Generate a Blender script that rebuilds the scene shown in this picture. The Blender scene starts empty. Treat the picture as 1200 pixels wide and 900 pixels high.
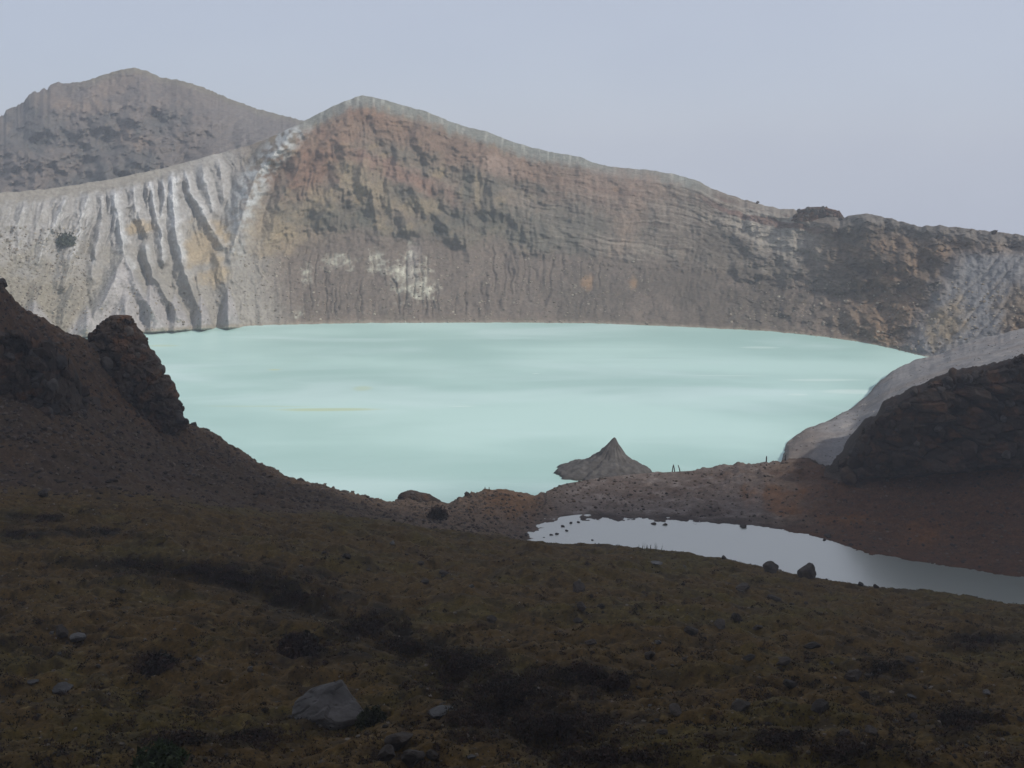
import bpy, math, random
import numpy as np
from mathutils import Vector, Matrix

C = bpy.context.scene.collection
SC = bpy.context.scene
RNG = np.random.default_rng(7)
random.seed(7)

# ------------------------------------------------------------------ camera
F = 1250.0                       # focal length in photo pixels (1200 x 900)
PITCH = math.radians(12.8)
CZ = 90.0
cam = bpy.data.cameras.new('camera')
cam.sensor_width = 36.0
cam.lens = F / 1200 * 36
cam.clip_end = 20000
cam.clip_start = 0.2
co = bpy.data.objects.new('camera', cam)
co.location = (0, 0, CZ)
co.rotation_euler = (math.radians(90) - PITCH, 0, 0)
C.objects.link(co)
SC.camera = co

# ------------------------------------------------------------------ light, sky, exposure
SUN_AZ = 58.0                    # degrees to the right of straight behind the camera
SUN_EL = 40.0
SUN_STR = 2.5
SKY_STR = 0.10
EXPOSURE = 0.57
SUNV = Vector((math.sin(math.radians(SUN_AZ)) * math.cos(math.radians(SUN_EL)),
               -math.cos(math.radians(SUN_AZ)) * math.cos(math.radians(SUN_EL)),
               math.sin(math.radians(SUN_EL))))
sl = bpy.data.lights.new('sun', 'SUN')
sl.energy = SUN_STR
sl.angle = math.radians(3)
sl.color = (1.0, 0.95, 0.88)
so = bpy.data.objects.new('sun', sl)
so.rotation_euler = SUNV.to_track_quat('Z', 'Y').to_euler()
so.location = (0, 0, 900)
C.objects.link(so)

W = bpy.data.worlds.new('World')
SC.world = W
W.use_nodes = True
nt = W.node_tree
nt.nodes.clear()
wo = nt.nodes.new('ShaderNodeOutputWorld')
bg = nt.nodes.new('ShaderNodeBackground')
bg.inputs['Strength'].default_value = SKY_STR
sky = nt.nodes.new('ShaderNodeTexSky')
sky.sky_type = 'NISHITA'
sky.sun_disc = False
sky.sun_elevation = math.radians(SUN_EL)
sky.sun_rotation = math.atan2(SUNV.x, SUNV.y)
sky.altitude = 2000
sky.air_density = 1.0
sky.dust_density = 3.0
# thin high overcast: a soft uneven grey veil mixed over the clear sky
tc = nt.nodes.new('ShaderNodeTexCoord')
mp = nt.nodes.new('ShaderNodeMapping')
mp.inputs['Scale'].default_value = (1.0, 1.0, 2.2)
nz = nt.nodes.new('ShaderNodeTexNoise')
nz.inputs['Scale'].default_value = 1.7
nz.inputs['Detail'].default_value = 5
nz.inputs['Roughness'].default_value = 0.5
rp = nt.nodes.new('ShaderNodeValToRGB')
rp.color_ramp.elements[0].position = 0.3
rp.color_ramp.elements[0].color = (2.82, 3.08, 3.86, 1)
rp.color_ramp.elements[1].position = 0.7
rp.color_ramp.elements[1].color = (3.48, 3.74, 4.38, 1)
mx = nt.nodes.new('ShaderNodeMix')
mx.data_type = 'RGBA'
mx.inputs[0].default_value = 0.86
nt.links.new(tc.outputs['Generated'], mp.inputs['Vector'])
nt.links.new(mp.outputs['Vector'], nz.inputs['Vector'])
nt.links.new(nz.outputs['Fac'], rp.inputs['Fac'])
nt.links.new(sky.outputs['Color'], mx.inputs[6])
nt.links.new(rp.outputs['Color'], mx.inputs[7])
nt.links.new(mx.outputs[2], bg.inputs['Color'])
nt.links.new(bg.outputs['Background'], wo.inputs['Surface'])

SC.view_settings.view_transform = 'Standard'
SC.view_settings.look = 'None'
SC.view_settings.gamma = 1
SC.view_settings.use_curve_mapping = False
SC.view_settings.exposure = EXPOSURE
SC.cycles.volume_bounces = 1
SC.cycles.max_bounces = 6
SC.cycles.use_denoising = True

# ------------------------------------------------------------------ geometry helpers
cp, sp = math.cos(PITCH), math.sin(PITCH)

def zof(px, py, d):
    """height of the point seen at photo pixel (px, py) at ground distance d"""
    py = np.asarray(py, float)
    ry = F * cp + (450 - py) * sp
    rz = -F * sp + (450 - py) * cp
    return CZ + rz / ry * d

def dof(py, z):
    py = np.asarray(py, float)
    ry = F * cp + (450 - py) * sp
    rz = -F * sp + (450 - py) * cp
    return (z - CZ) * ry / rz

def xof(px, d, z):
    return (np.asarray(px, float) - 600) * (d * cp + (CZ - z) * sp) / F

def proj(x, y, z):
    w = y * cp + (CZ - z) * sp
    return 600 + F * x / w, 450 - F * ((z - CZ) * cp + y * sp) / w

def lin(*c):
    """sRGB 0-255 -> linear"""
    r = []
    for v in c:
        v /= 255
        r.append(v / 12.92 if v <= 0.04045 else ((v + 0.055) / 1.055) ** 2.4)
    return np.array(r)

_perm = RNG.permutation(4096)
def _h(ix, iy, s):
    return _perm[(_perm[(ix + s * 131) & 4095] + iy) & 4095]

def perlin(x, y, seed=0):
    x = np.asarray(x, float); y = np.asarray(y, float)
    ix = np.floor(x).astype(np.int64); iy = np.floor(y).astype(np.int64)
    fx = x - ix; fy = y - iy
    u = fx * fx * fx * (fx * (fx * 6 - 15) + 10); v = fy * fy * fy * (fy * (fy * 6 - 15) + 10)
    def g(a, b, dx, dy):
        h = _h(a, b, seed) * (2 * math.pi / 4096)
        return np.cos(h) * dx + np.sin(h) * dy
    n00 = g(ix, iy, fx, fy); n10 = g(ix + 1, iy, fx - 1, fy)
    n01 = g(ix, iy + 1, fx, fy - 1); n11 = g(ix + 1, iy + 1, fx - 1, fy - 1)
    return 1.5 * ((n00 * (1 - u) + n10 * u) * (1 - v) + (n01 * (1 - u) + n11 * u) * v)

def fbm(x, y, oct=4, seed=0, gain=0.5):
    t = 0; a = 1; s = 0
    for k in range(oct):
        t = t + a * perlin(x * 2.03 ** k, y * 2.03 ** k, seed + k); s += a; a *= gain
    return t / s * 1.3

def ridged(x, y, oct=3, seed=0):
    t = 0; a = 1; s = 0
    for k in range(oct):
        t = t + a * (1 - np.abs(perlin(x * 2.1 ** k, y * 2.1 ** k, seed + k)) * 1.6); s += a; a *= 0.5
    return t / s

def cells(x, y, seed=0):
    """2-D cellular noise: (distance to nearest, second - nearest, random value of the cell)"""
    x = np.asarray(x, float); y = np.asarray(y, float)
    ix = np.floor(x).astype(np.int64); iy = np.floor(y).astype(np.int64)
    f1 = np.full(x.shape, 9.0); f2 = np.full(x.shape, 9.0); val = np.zeros(x.shape)
    for a in (-1, 0, 1):
        for b in (-1, 0, 1):
            cx, cy = ix + a, iy + b
            h = _h(cx, cy, seed); h2 = _h(cy, cx, seed + 7)
            dx = cx + h / 4096 - x; dy = cy + h2 / 4096 - y
            dd = np.sqrt(dx * dx + dy * dy)
            nearer = dd < f1
            f2 = np.where(nearer, f1, np.minimum(f2, dd))
            val = np.where(nearer, _h(cx, cy, seed + 19) / 4096, val)
            f1 = np.where(nearer, dd, f1)
    return f1, f2 - f1, val

def sstep(a, b, x):
    t = np.clip((np.asarray(x, float) - a) / (b - a), 0, 1)
    return t * t * (3 - 2 * t)

def pl(pts, k=1):
    xs = [p[0] for p in pts]; ys = [p[k] for p in pts]
    return lambda u: np.interp(u, xs, ys)

def smooth(a, n):
    if n < 1: return a
    k = np.hanning(2 * n + 3)[1:-1]; k /= k.sum()
    return np.convolve(np.pad(a, n, mode='edge'), k, mode='valid')

def pchip_rows(K, ts):
    """K: (nk, ncol) knot values at t = 0..nk-1; monotone cubic in t"""
    nk = K.shape[0]
    dl = np.diff(K, axis=0)
    m = np.zeros_like(K)
    prod = dl[:-1] * dl[1:]
    with np.errstate(divide='ignore', invalid='ignore'):
        hm = np.where(prod > 0, 2 * dl[:-1] * dl[1:] / (dl[:-1] + dl[1:]), 0)
    m[1:-1] = hm; m[0] = dl[0]; m[-1] = dl[-1]
    i = np.clip(np.floor(ts).astype(int), 0, nk - 2); f = (ts - i)[:, None]
    h00 = 2 * f**3 - 3 * f**2 + 1; h10 = f**3 - 2 * f**2 + f
    h01 = -2 * f**3 + 3 * f**2; h11 = f**3 - f**2
    return h00 * K[i] + h10 * m[i] + h01 * K[i + 1] + h11 * m[i + 1]

def mesh_from_grid(name, X, Y, Z, col=None, mat=None, smooth_shade=True, wrap=False):
    nr, nc = X.shape
    v = np.stack([X, Y, Z], -1).reshape(-1, 3).astype(np.float32)
    idx = np.arange(nr * nc).reshape(nr, nc)
    if wrap: idx = np.concatenate([idx, idx[:, :1]], 1)
    q = np.stack([idx[:-1, :-1], idx[:-1, 1:], idx[1:, 1:], idx[1:, :-1]], -1).reshape(-1, 4)
    return mesh_raw(name, v, q, col, mat, smooth_shade)

def mesh_raw(name, v, f, col=None, mat=None, smooth_shade=False):
    """v (n,3); f (m,3) or (m,4) array"""
    f = np.asarray(f, np.int32); n = f.shape[1]
    me = bpy.data.meshes.new(name)
    me.vertices.add(len(v)); me.vertices.foreach_set('co', np.asarray(v, np.float32).ravel())
    me.loops.add(f.size); me.loops.foreach_set('vertex_index', f.ravel())
    me.polygons.add(len(f)); me.polygons.foreach_set('loop_start', np.arange(0, f.size, n, dtype=np.int32))
    try: me.polygons.foreach_set('loop_total', np.full(len(f), n, np.int32))
    except Exception: pass
    me.polygons.foreach_set('use_smooth', np.full(len(f), smooth_shade))
    me.update(calc_edges=True)
    if col is not None:
        a = me.color_attributes.new('Col', 'FLOAT_COLOR', 'POINT')
        c = np.ones((len(v), 4), np.float32); c[:, :3] = np.clip(np.asarray(col).reshape(-1, 3), 0.004, 0.9)
        a.data.foreach_set('color', c.ravel())
    if mat: me.materials.append(mat)
    return me

def link(name, me, parent=None, kind=None, label=None, cat=None, group=None):
    o = bpy.data.objects.new(name, me); C.objects.link(o)
    if parent: o.parent = parent
    if kind: o['kind'] = kind
    if label: o['label'] = label
    if cat: o['category'] = cat
    if group: o['group'] = group
    return o

def empty(name, loc, label, cat, group=None):
    o = link(name, None, None, None, label, cat, group); o.location = loc
    o.empty_display_size = 0.5
    return o

# ------------------------------------------------------------------ materials
def ground_mat(name, scales=((0.9, 0.25),), bump=((1.2, 0.6, 0.25),), rough=0.95, spec=0.15, speck=None):
    """vertex colour x fine grain, with noise bump; distances in metres"""
    m = bpy.data.materials.new(name); m.use_nodes = True
    n = m.node_tree; b = n.nodes['Principled BSDF']
    b.inputs['Roughness'].default_value = rough
    b.inputs['Specular IOR Level'].default_value = spec
    at = n.nodes.new('ShaderNodeAttribute'); at.attribute_name = 'Col'
    tc = n.nodes.new('ShaderNodeTexCoord')
    cur = at.outputs['Color']
    for sc_, amt in scales:
        t = n.nodes.new('ShaderNodeTexNoise'); t.inputs['Scale'].default_value = sc_
        t.inputs['Detail'].default_value = 6; t.inputs['Roughness'].default_value = 0.65
        n.links.new(tc.outputs['Object'], t.inputs['Vector'])
        mr = n.nodes.new('ShaderNodeMapRange')
        mr.inputs[1].default_value = 0.3; mr.inputs[2].default_value = 0.7
        mr.inputs[3].default_value = 1 - amt; mr.inputs[4].default_value = 1 + amt
        n.links.new(t.outputs['Fac'], mr.inputs[0])
        x = n.nodes.new('ShaderNodeMix'); x.data_type = 'RGBA'; x.blend_type = 'MULTIPLY'; x.inputs[0].default_value = 1
        n.links.new(cur, x.inputs[6]); n.links.new(mr.outputs[0], x.inputs[7]); cur = x.outputs[2]
    if speck:
        for sc_, thr, colr in speck:
            vt = n.nodes.new('ShaderNodeTexVoronoi'); vt.inputs['Scale'].default_value = sc_
            n.links.new(tc.outputs['Object'], vt.inputs['Vector'])
            mr = n.nodes.new('ShaderNodeMapRange'); mr.inputs[1].default_value = thr; mr.inputs[2].default_value = thr * 0.75
            n.links.new(vt.outputs['Distance'], mr.inputs[0])
            x = n.nodes.new('ShaderNodeMix'); x.data_type = 'RGBA'
            n.links.new(mr.outputs[0], x.inputs[0]); n.links.new(cur, x.inputs[6])
            x.inputs[7].default_value = (*colr, 1); cur = x.outputs[2]
    n.links.new(cur, b.inputs['Base Color'])
    nrm = None
    for sc_, st, dist in bump:
        t = n.nodes.new('ShaderNodeTexNoise'); t.inputs['Scale'].default_value = sc_
        t.inputs['Detail'].default_value = 5; t.inputs['Roughness'].default_value = 0.6
        n.links.new(tc.outputs['Object'], t.inputs['Vector'])
        bp = n.nodes.new('ShaderNodeBump'); bp.inputs['Strength'].default_value = st; bp.inputs['Distance'].default_value = dist
        n.links.new(t.outputs['Fac'], bp.inputs['Height'])
        if nrm: n.links.new(nrm, bp.inputs['Normal'])
        nrm = bp.outputs['Normal']
    if nrm: n.links.new(nrm, b.inputs['Normal'])
    return m

def rock_mat(name, base, vary=0.35, scale=1.5, bump=0.25, warm=(1.15, 0.95, 0.8)):
    m = bpy.data.materials.new(name); m.use_nodes = True
    n = m.node_tree; b = n.nodes['Principled BSDF']
    b.inputs['Roughness'].default_value = 0.92; b.inputs['Specular IOR Level'].default_value = 0.2
    tc = n.nodes.new('ShaderNodeTexCoord'); oi = n.nodes.new('ShaderNodeObjectInfo')
    t = n.nodes.new('ShaderNodeTexNoise'); t.inputs['Scale'].default_value = scale; t.inputs['Detail'].default_value = 7; t.inputs['Roughness'].default_value = 0.65
    n.links.new(tc.outputs['Object'], t.inputs['Vector'])
    r = n.nodes.new('ShaderNodeValToRGB')
    base = np.array(base)
    r.color_ramp.elements[0].position = 0.32; r.color_ramp.elements[0].color = (*(base * (1 - vary)), 1)
    r.color_ramp.elements[1].position = 0.7; r.color_ramp.elements[1].color = (*(base * (1 + vary) * np.array(warm) ** 0.5), 1)
    e = r.color_ramp.elements.new(0.52); e.color = (*(base * np.array(warm)), 1)
    n.links.new(t.outputs['Fac'], r.inputs['Fac'])
    mr = n.nodes.new('ShaderNodeMapRange'); mr.inputs[3].default_value = 0.6; mr.inputs[4].default_value = 1.3
    n.links.new(oi.outputs['Random'], mr.inputs[0])
    x = n.nodes.new('ShaderNodeMix'); x.data_type = 'RGBA'; x.blend_type = 'MULTIPLY'; x.inputs[0].default_value = 1
    n.links.new(r.outputs['Color'], x.inputs[6]); n.links.new(mr.outputs[0], x.inputs[7])
    n.links.new(x.outputs[2], b.inputs['Base Color'])
    t2 = n.nodes.new('ShaderNodeTexNoise'); t2.inputs['Scale'].default_value = scale * 3; t2.inputs['Detail'].default_value = 6
    n.links.new(tc.outputs['Object'], t2.inputs['Vector'])
    bp = n.nodes.new('ShaderNodeBump'); bp.inputs['Strength'].default_value = 0.8; bp.inputs['Distance'].default_value = bump
    n.links.new(t2.outputs['Fac'], bp.inputs['Height']); n.links.new(bp.outputs['Normal'], b.inputs['Normal'])
    return m

M_wall = ground_mat('crater_rock', ((0.12, 0.12), (0.6, 0.22)), ((0.35, 0.7, 1.2), (1.6, 0.6, 0.4)))
M_mtn = ground_mat('mountain_rock', ((0.05, 0.15), (0.3, 0.25)), ((0.15, 0.7, 2.5), (0.7, 0.6, 0.8)))
M_fg = ground_mat('mossy_ground', ((0.5, 0.18), (2.2, 0.35), (6.0, 0.3)), ((0.9, 0.6, 0.3), (4.0, 0.6, 0.08)),
                  speck=((0.9, 0.09, (0.09, 0.075, 0.06)), (1.7, 0.16, (0.016, 0.013, 0.010)), (3.1, 0.14, (0.02, 0.016, 0.012))))
M_ash = ground_mat('grey_ash', ((0.25, 0.12), (1.2, 0.18)), ((0.5, 0.5, 0.5), (2.5, 0.5, 0.12)))
M_stone = ground_mat('loose_stone', ((1.2, 0.3),), ((2.0, 0.6, 0.15),))
M_leaf = ground_mat('heath_leaf', ((3.0, 0.3),), (), rough=0.8)
M_dark = rock_mat('dark_lava', lin(56, 47, 40), 0.55, 0.7, 0.35, (1.12, 0.96, 0.82))
M_darkb = rock_mat('dark_lava_boulder', lin(62, 56, 50), 0.4, 0.9, 0.2, (1.05, 1.0, 0.95))
M_grey = rock_mat('pale_boulder', lin(92, 89, 85), 0.4, 0.9, 0.2, (1.0, 1.0, 1.0))
M_wood = rock_mat('weathered_wood', lin(60, 52, 46), 0.3, 3.0, 0.02)

# ------------------------------------------------------------------ crater wall (far side of the lake)
RIM = [(-220, 238), (-60, 231), (0, 226), (60, 221), (130, 210), (200, 195), (255, 180), (300, 168), (330, 155), (360, 140),
       (395, 122), (425, 111), (450, 117), (500, 131), (540, 147), (570, 154), (600, 166), (640, 177), (680, 184),
       (700, 192), (720, 196), (760, 199), (790, 204), (815, 211), (835, 221), (850, 227), (880, 236), (905, 243),
       (935, 246), (985, 256), (1000, 252), (1018, 250), (1050, 258), (1080, 266), (1100, 264), (1150, 270),
       (1200, 276), (1300, 286), (1420, 292)]
SHORE = [(-220, 430), (-50, 403), (60, 396), (110, 392), (165, 388), (230, 384), (300, 381), (430, 378.5), (600, 378),
         (700, 379), (800, 383), (900, 388), (960, 394), (1010, 401), (1050, 409), (1075, 416), (1120, 424),
         (1200, 436), (1300, 450), (1420, 470)]
DRIM = [(-220, 470), (0, 560), (200, 622), (300, 640), (425, 655), (600, 660), (800, 640), (900, 612), (1000, 562), (1100, 520),
        (1200, 490), (1420, 440)]

def blob(px, py, cx, cy, rx, ry, rot=0, soft=0.5, noise=0.5, seed=3, ns=18.0):
    c, s = math.cos(math.radians(rot)), math.sin(math.radians(rot))
    dx, dy = px - cx, py - cy
    a = (dx * c + dy * s) / rx; b = (-dx * s + dy * c) / ry
    r = np.sqrt(a * a + b * b) + noise * fbm(px / ns, py / ns, 4, seed)
    return 1 - sstep(1 - soft, 1 + soft, r)

def mixc(col, w, c):
    return col * (1 - w[..., None]) + np.asarray(c) * w[..., None]

def seg_ridge(px, py, pts, w0, w1):
    """profile of a spur running along a polyline of photo points: 1 on its line, 0 at its half width"""
    best = np.zeros_like(px)
    ys = [p[1] for p in pts]; xs = [p[0] for p in pts]
    cx = np.interp(py, ys, xs)
    t = np.clip((py - ys[0]) / (ys[-1] - ys[0]), 0, 1)
    w = w0 + (w1 - w0) * t
    inside = sstep(ys[0] - 8, ys[0] + 6, py) * (1 - sstep(ys[-1] - 6, ys[-1] + 10, py))
    return np.clip(1 - np.abs(px - cx) / w, 0, 1) * inside

def build_wall():
    u = np.concatenate([np.arange(-220, -20, 5.0), np.arange(-20, 1222, 1.15), np.arange(1222, 1421, 5.0)])
    rim = smooth(pl(RIM)(u), 1) + 1.3 * fbm(u / 14, u * 0, 4, 11) + 1.5 * np.where(u > 820, fbm(u / 9, u * 0 + 4, 3, 15), 0)
    sh = smooth(pl(SHORE)(u), 12) + 0.6 * fbm(u / 12, u * 0 + 2, 3, 12)
    dr = smooth(pl(DRIM)(u), 25)
    ds = dof(sh, 0.0)
    nv = 300
    v = np.linspace(-0.06, 1, nv)[:, None]
    px = np.broadcast_to(u[None], (nv, len(u))).copy()
    py = sh[None] + (rim - sh)[None] * v
    # profile: talus below, steeper cliffs above (middle), even slope left
    cliff = sstep(290, 380, u) * (1 - sstep(980, 1080, u)) * 0.8
    vv = np.clip(v, 0, 1)
    g_lin = vv + 0 * u[None]
    g_cl = np.where(vv < 0.36, vv / 0.36 * 0.52, np.where(vv < 0.93, 0.52 + (vv - 0.36) / 0.57 * 0.32, 0.84 + (vv - 0.93) / 0.07 * 0.16))
    g = g_lin * (1 - cliff[None]) + g_cl * cliff[None]
    d = ds[None] + (dr - ds)[None] * g + np.minimum(v, 0) * 120
    fade = sstep(0, 0.05, vv) * (1 - 0.75 * sstep(0.93, 1.0, vv))
    left = 1 - sstep(270, 330, px + (py - 250) * -0.25)
    right = sstep(930, 1010, px + (300 - py) * 0.3)
    mid = (1 - left) * (1 - right)
    disp = np.zeros_like(px)
    # left wall: gullied ash ridges fanning downwards
    h = (py - rim[None])
    fx = 165 + (px - 165) / (1 + np.clip(h, 0, 300) * 0.0022)
    wob = 11 * fbm(px / 50, py / 70, 3, 21) + 4 * fbm(px / 16, py / 26, 3, 61)
    r1 = 1 - np.abs(perlin((fx + wob) / 21, py / 260, 22)) * 2.2
    r2 = 1 - np.abs(perlin((fx + wob * 1.3) / 8.5, py / 130, 23)) * 2.0
    r3 = 1 - np.abs(perlin((fx + wob * 0.8 + 2.5 * fbm(px / 7, py / 12, 2, 64)) / 5.5, py / 90, 24)) * 2.0
    gul = r3 * 4.5 * sstep(-0.3, 0.3, fbm(px / 30, py / 40, 2, 65)) + np.clip(r1, -0.7, 1) * 6.0 * (0.7 + 0.5 * fbm(px / 40, py / 50, 2, 62)) + r2 * 2.0
    RIDGES = [([(30, 238), (22, 262), (20, 305)], 4, 11), ([(77, 226), (72, 248), (52, 282), (44, 310)], 5, 12), ([(105, 224), (95, 258), (82, 308), (74, 340)], 5, 13),
              ([(134, 224), (142, 272), (146, 298), (130, 338), (100, 388)], 7, 13), ([(145, 296), (165, 343), (195, 388)], 8, 14), ([(155, 215), (162, 252), (172, 274)], 5, 9),
              ([(170, 286), (180, 325), (205, 362), (222, 388)], 8, 11), ([(176, 210), (181, 240), (188, 272), (192, 310)], 6, 9), ([(191, 206), (193, 232), (188, 262)], 5, 8),
              ([(202, 201), (203, 236), (207, 275), (217, 318), (243, 386)], 8, 12), ([(215, 196), (224, 226), (246, 262), (260, 290)], 6, 9), ([(236, 190), (241, 216), (252, 250)], 5, 8),
              ([(250, 290), (266, 336), (266, 386)], 2.5, 10), ([(118, 226), (120, 255), (112, 290), (108, 330)], 4, 9), ([(255, 184), (260, 205), (262, 236)], 4, 7),
              ([(52, 232), (46, 260), (36, 290)], 3, 9), ([(230, 320), (236, 350), (232, 386)], 5, 9), ([(150, 345), (152, 388)], 4, 10), ([(88, 330), (70, 386)], 5, 14), ([(50, 330), (30, 392)], 5, 14)]
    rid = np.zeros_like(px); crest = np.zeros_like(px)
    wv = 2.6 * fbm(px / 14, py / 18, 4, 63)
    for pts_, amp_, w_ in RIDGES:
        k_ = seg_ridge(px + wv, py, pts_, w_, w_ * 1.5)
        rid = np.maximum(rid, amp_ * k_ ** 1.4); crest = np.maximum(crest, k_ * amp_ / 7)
    rough_l = sstep(90, 10, px) * sstep(235, 290, py)
    fl_up = sstep(2, 22, h)
    disp -= left * (rid * 1.6 + gul * (0.3 + 0.25 * sstep(0.45, 0.7, vv))) * fl_up * (1 - 0.6 * rough_l) * (0.45 + 0.55 * sstep(-0.02, 0.25, vv))
    # fan-shaped ash cones at the foot
    fan = np.zeros_like(px)
    for ax, ay, sl_, sr_ in ((146, 296, 0.62, 0.55), (176, 318, 0.2, 0.5), (205, 338, 0.28, 0.5), (236, 340, 0.3, 0.35), (102, 352, 0.7, 0.4), (268, 330, 0.25, 0.3), (40, 345, 0.8, 0.7)):
        hh = np.clip(py - ay, 0.01, 200)
        dxn = np.where(px < ax, (ax - px) / (hh * sl_ + 1), (px - ax) / (hh * sr_ + 1))
        fan = np.maximum(fan, np.clip(1 - dxn, 0, 1) * np.minimum(hh / 30, 1.2) * sstep(0, 8, py - ay))
    disp -= left * fan * 10
    # spurs at the junction of the white slope and the cliff
    sp1 = seg_ridge(px, py, [(345, 150), (318, 185), (300, 205), (285, 250), (270, 300), (278, 375)], 26, 22)
    sp2 = seg_ridge(px, py, [(355, 172), (350, 200), (325, 240), (318, 280)], 16, 14)
    sp3 = seg_ridge(px, py, [(425, 190), (432, 215), (440, 250), (445, 285)], 16, 16)
    sp4 = seg_ridge(px, py, [(400, 165), (405, 190), (395, 225), (372, 265)], 14, 18)
    sp5 = seg_ridge(px, py, [(570, 175), (575, 215), (580, 250)], 14, 16)
    sp6 = seg_ridge(px, py, [(480, 215), (500, 245), (535, 275), (550, 300)], 14, 20)
    disp -= sp1 * (15 - 11 * sstep(250, 340, py)) + sp2 * 7 + sp3 * 6 + sp4 * 6 + sp5 * 4 + sp6 * 5
    # hollow left of the main spur
    disp += 7 * blob(px, py, 262, 235, 22, 60, 12, 0.7, 0.2, 33)
    # cliffs: ledges following the rim, chunky rock
    zone = mid * sstep(0.36, 0.44, vv + 0.05 * fbm(px / 40, py / 40, 3, 31))
    strata = h + 5.0 * fbm(px / 90, py / 40, 3, 35)
    led = np.abs(((strata / 8.0 + 0.6 * fbm(px / 35, py / 9, 3, 36)) % 1) - 0.5) * 2
    ledk = 0.4 + 0.6 * sstep(560, 700, px)
    c1, e1, v1 = cells(px / 15 + 0.7 * fbm(px / 14, py / 14, 3, 71), py / 10 + 0.5 * fbm(px / 12, py / 16, 3, 70), 41)
    c2, e2, v2 = cells(px / 6 + 0.6 * fbm(px / 9, py / 9, 3, 77), py / 4.5 + 0.5 * fbm(px / 7, py / 8, 3, 78), 42)
    vert = np.abs(perlin(px / 6.5 + 0.8 * fbm(px / 30, py / 30, 2, 72), py / 70, 43)) * 2
    big = fbm(px / 38, py / 38, 4, 44)
    rib = ridged((px - (py - 200) * 0.25 + 10 * fbm(px / 40, py / 40, 3, 73)) / 34, py / 75, 3, 74)
    disp += zone * fade * (big * 7 - rib * 3.2 * (1 - 0.6 * sstep(560, 700, px)) + led * 1.5 * ledk * (0.6 + fbm(px / 50, py / 30, 3, 75)) + (v1 - 0.5) * 0.4 + (v2 - 0.5) * 0.3 + vert * 0.9 * sstep(20, 45, h) + fbm(px / 18, py / 14, 4, 76) * 1.5) * (1 - 0.62 * sstep(580, 700, px)) + zone * fade * led * 0.1 * sstep(580, 700, px)
    # talus below the cliffs: wriggling rills that branch upwards
    tal = mid * (1 - sstep(0.36, 0.46, vv + 0.05 * fbm(px / 40, py / 40, 3, 31))) * sstep(0.0, 0.06, vv)
    wob2 = 7 * fbm(px / 60, py / 60, 3, 51) + 2.4 * fbm(px / 16, py / 18, 3, 52)
    q1 = np.abs(perlin((px + wob2) / 17, py / 320, 53))
    q2 = np.abs(perlin((px + wob2 * 1.2 - 30) / 9, py / 200, 54))
    keep = sstep(-0.25, 0.25, fbm(px / 60, py / 90, 2, 56))
    keep2 = sstep(-0.3, 0.2, fbm(px / 22, py / 60, 3, 58))
    rill = (1 - sstep(0.0, 0.09, q1)) * keep2 + (1 - sstep(0.0, 0.12, q2)) * 0.6 * keep
    rill *= sstep(380, 362, py) * sstep(285, 305, py + 6 * fbm(px / 20, py / 20, 2, 57)) * (1 - 0.7 * sstep(640, 760, px)) * sstep(310, 350, px)
    disp += tal * (rill * 1.9 + fbm(px / 22, py / 30, 4, 55) * 2.2 + (v2 - 0.5) * 0.5)
    # right wall
    ca, ea, va = cells(px / 9, py / 8, 45)
    fanr = sstep(1080, 1130, 10 * fbm(px / 20, py / 20, 3, 60) + px - (py - 330) * -0.6) * (1 - sstep(1170, 1195, px + (py - 380) * 0.4) * sstep(350, 380, py)) * sstep(285, 305, py)
    rgul = np.abs(perlin((px + (py - 300) * 0.9 + 5 * fbm(px / 30, py / 30, 2, 47)) / 15, (py + px) / 220, 46)) * 2
    disp += right * fade * (fbm(px / 42, py / 36, 5, 48) * 9 * (1 - 0.75 * fanr) + (va - 0.5) * 2.6 * (1 - fanr) + (v2 - 0.5) * 1.2 * (1 - fanr) - rgul * 1.3 * fanr)
    disp += fade * sstep(800, 880, px) * (1 - sstep(1010, 1060, px)) * (fbm(px / 24, py / 18, 5, 59) * 4 + (v1 - 0.5) * 1.2)
    # small roughness
    disp += fade * (fbm(px / 7, py / 6, 4, 49) * 0.7)
    disp *= sstep(-0.03, -0.005, v + 0 * px)
    d = d + disp
    z = zof(px, py, d); x = xof(px, d, z)

    # ---------------- colour of the rock, with some sunlit relief and cloud dimming painted in
    n1 = fbm(px / 30, py / 22, 5, 81); n2 = fbm(px / 9, py / 8, 4, 82); n3 = fbm(px / 3.5, py / 3, 3, 83)
    nstr = fbm(px / 5, py / 45, 4, 84)
    nled = fbm(px / 90, h / 5.5, 4, 85)
    G = lambda *c: lin(*c) * 0.88
    col = np.zeros(px.shape + (3,)) + G(132, 116, 102)
    col = mixc(col, sstep(-0.2, 0.5, n1), G(118, 108, 92))
    # middle cliffs
    cl = zone
    col = mixc(col, cl * 0.9, G(130, 117, 101))
    col = mixc(col, cl * sstep(-0.05, 0.45, n1 + 0.3 * n2) * (0.5 - 0.3 * sstep(560, 680, px)), G(102, 98, 86))
    col = mixc(col, cl * sstep(0.12, 0.5, fbm(px / 24, py / 20, 4, 86)) * (1 - sstep(600, 760, px)), G(142, 126, 100))
    col = mixc(col, cl * sstep(560, 680, px) * 0.8, G(128, 118, 106))
    col = mixc(col, cl * sstep(560, 680, px) * sstep(-0.15, 0.3, nled) * 0.7, G(106, 94, 83))
    col = mixc(col, cl * sstep(560, 660, px) * sstep(0.1, 0.3, fbm(px / 160, strata / 3.0, 3, 79)) * 0.55, G(160, 150, 134))
    col = mixc(col, cl * sstep(480, 600, px) * sstep(0.1, 0.25, fbm(px / 200, h / 3.6, 3, 80)) * (1 - sstep(50, 90, h)) * 0.55, G(94, 80, 70))
    col = mixc(col, cl * sstep(540, 660, px) * sstep(0.05, 0.45, nstr) * 0.35, G(150, 142, 130))
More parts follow.
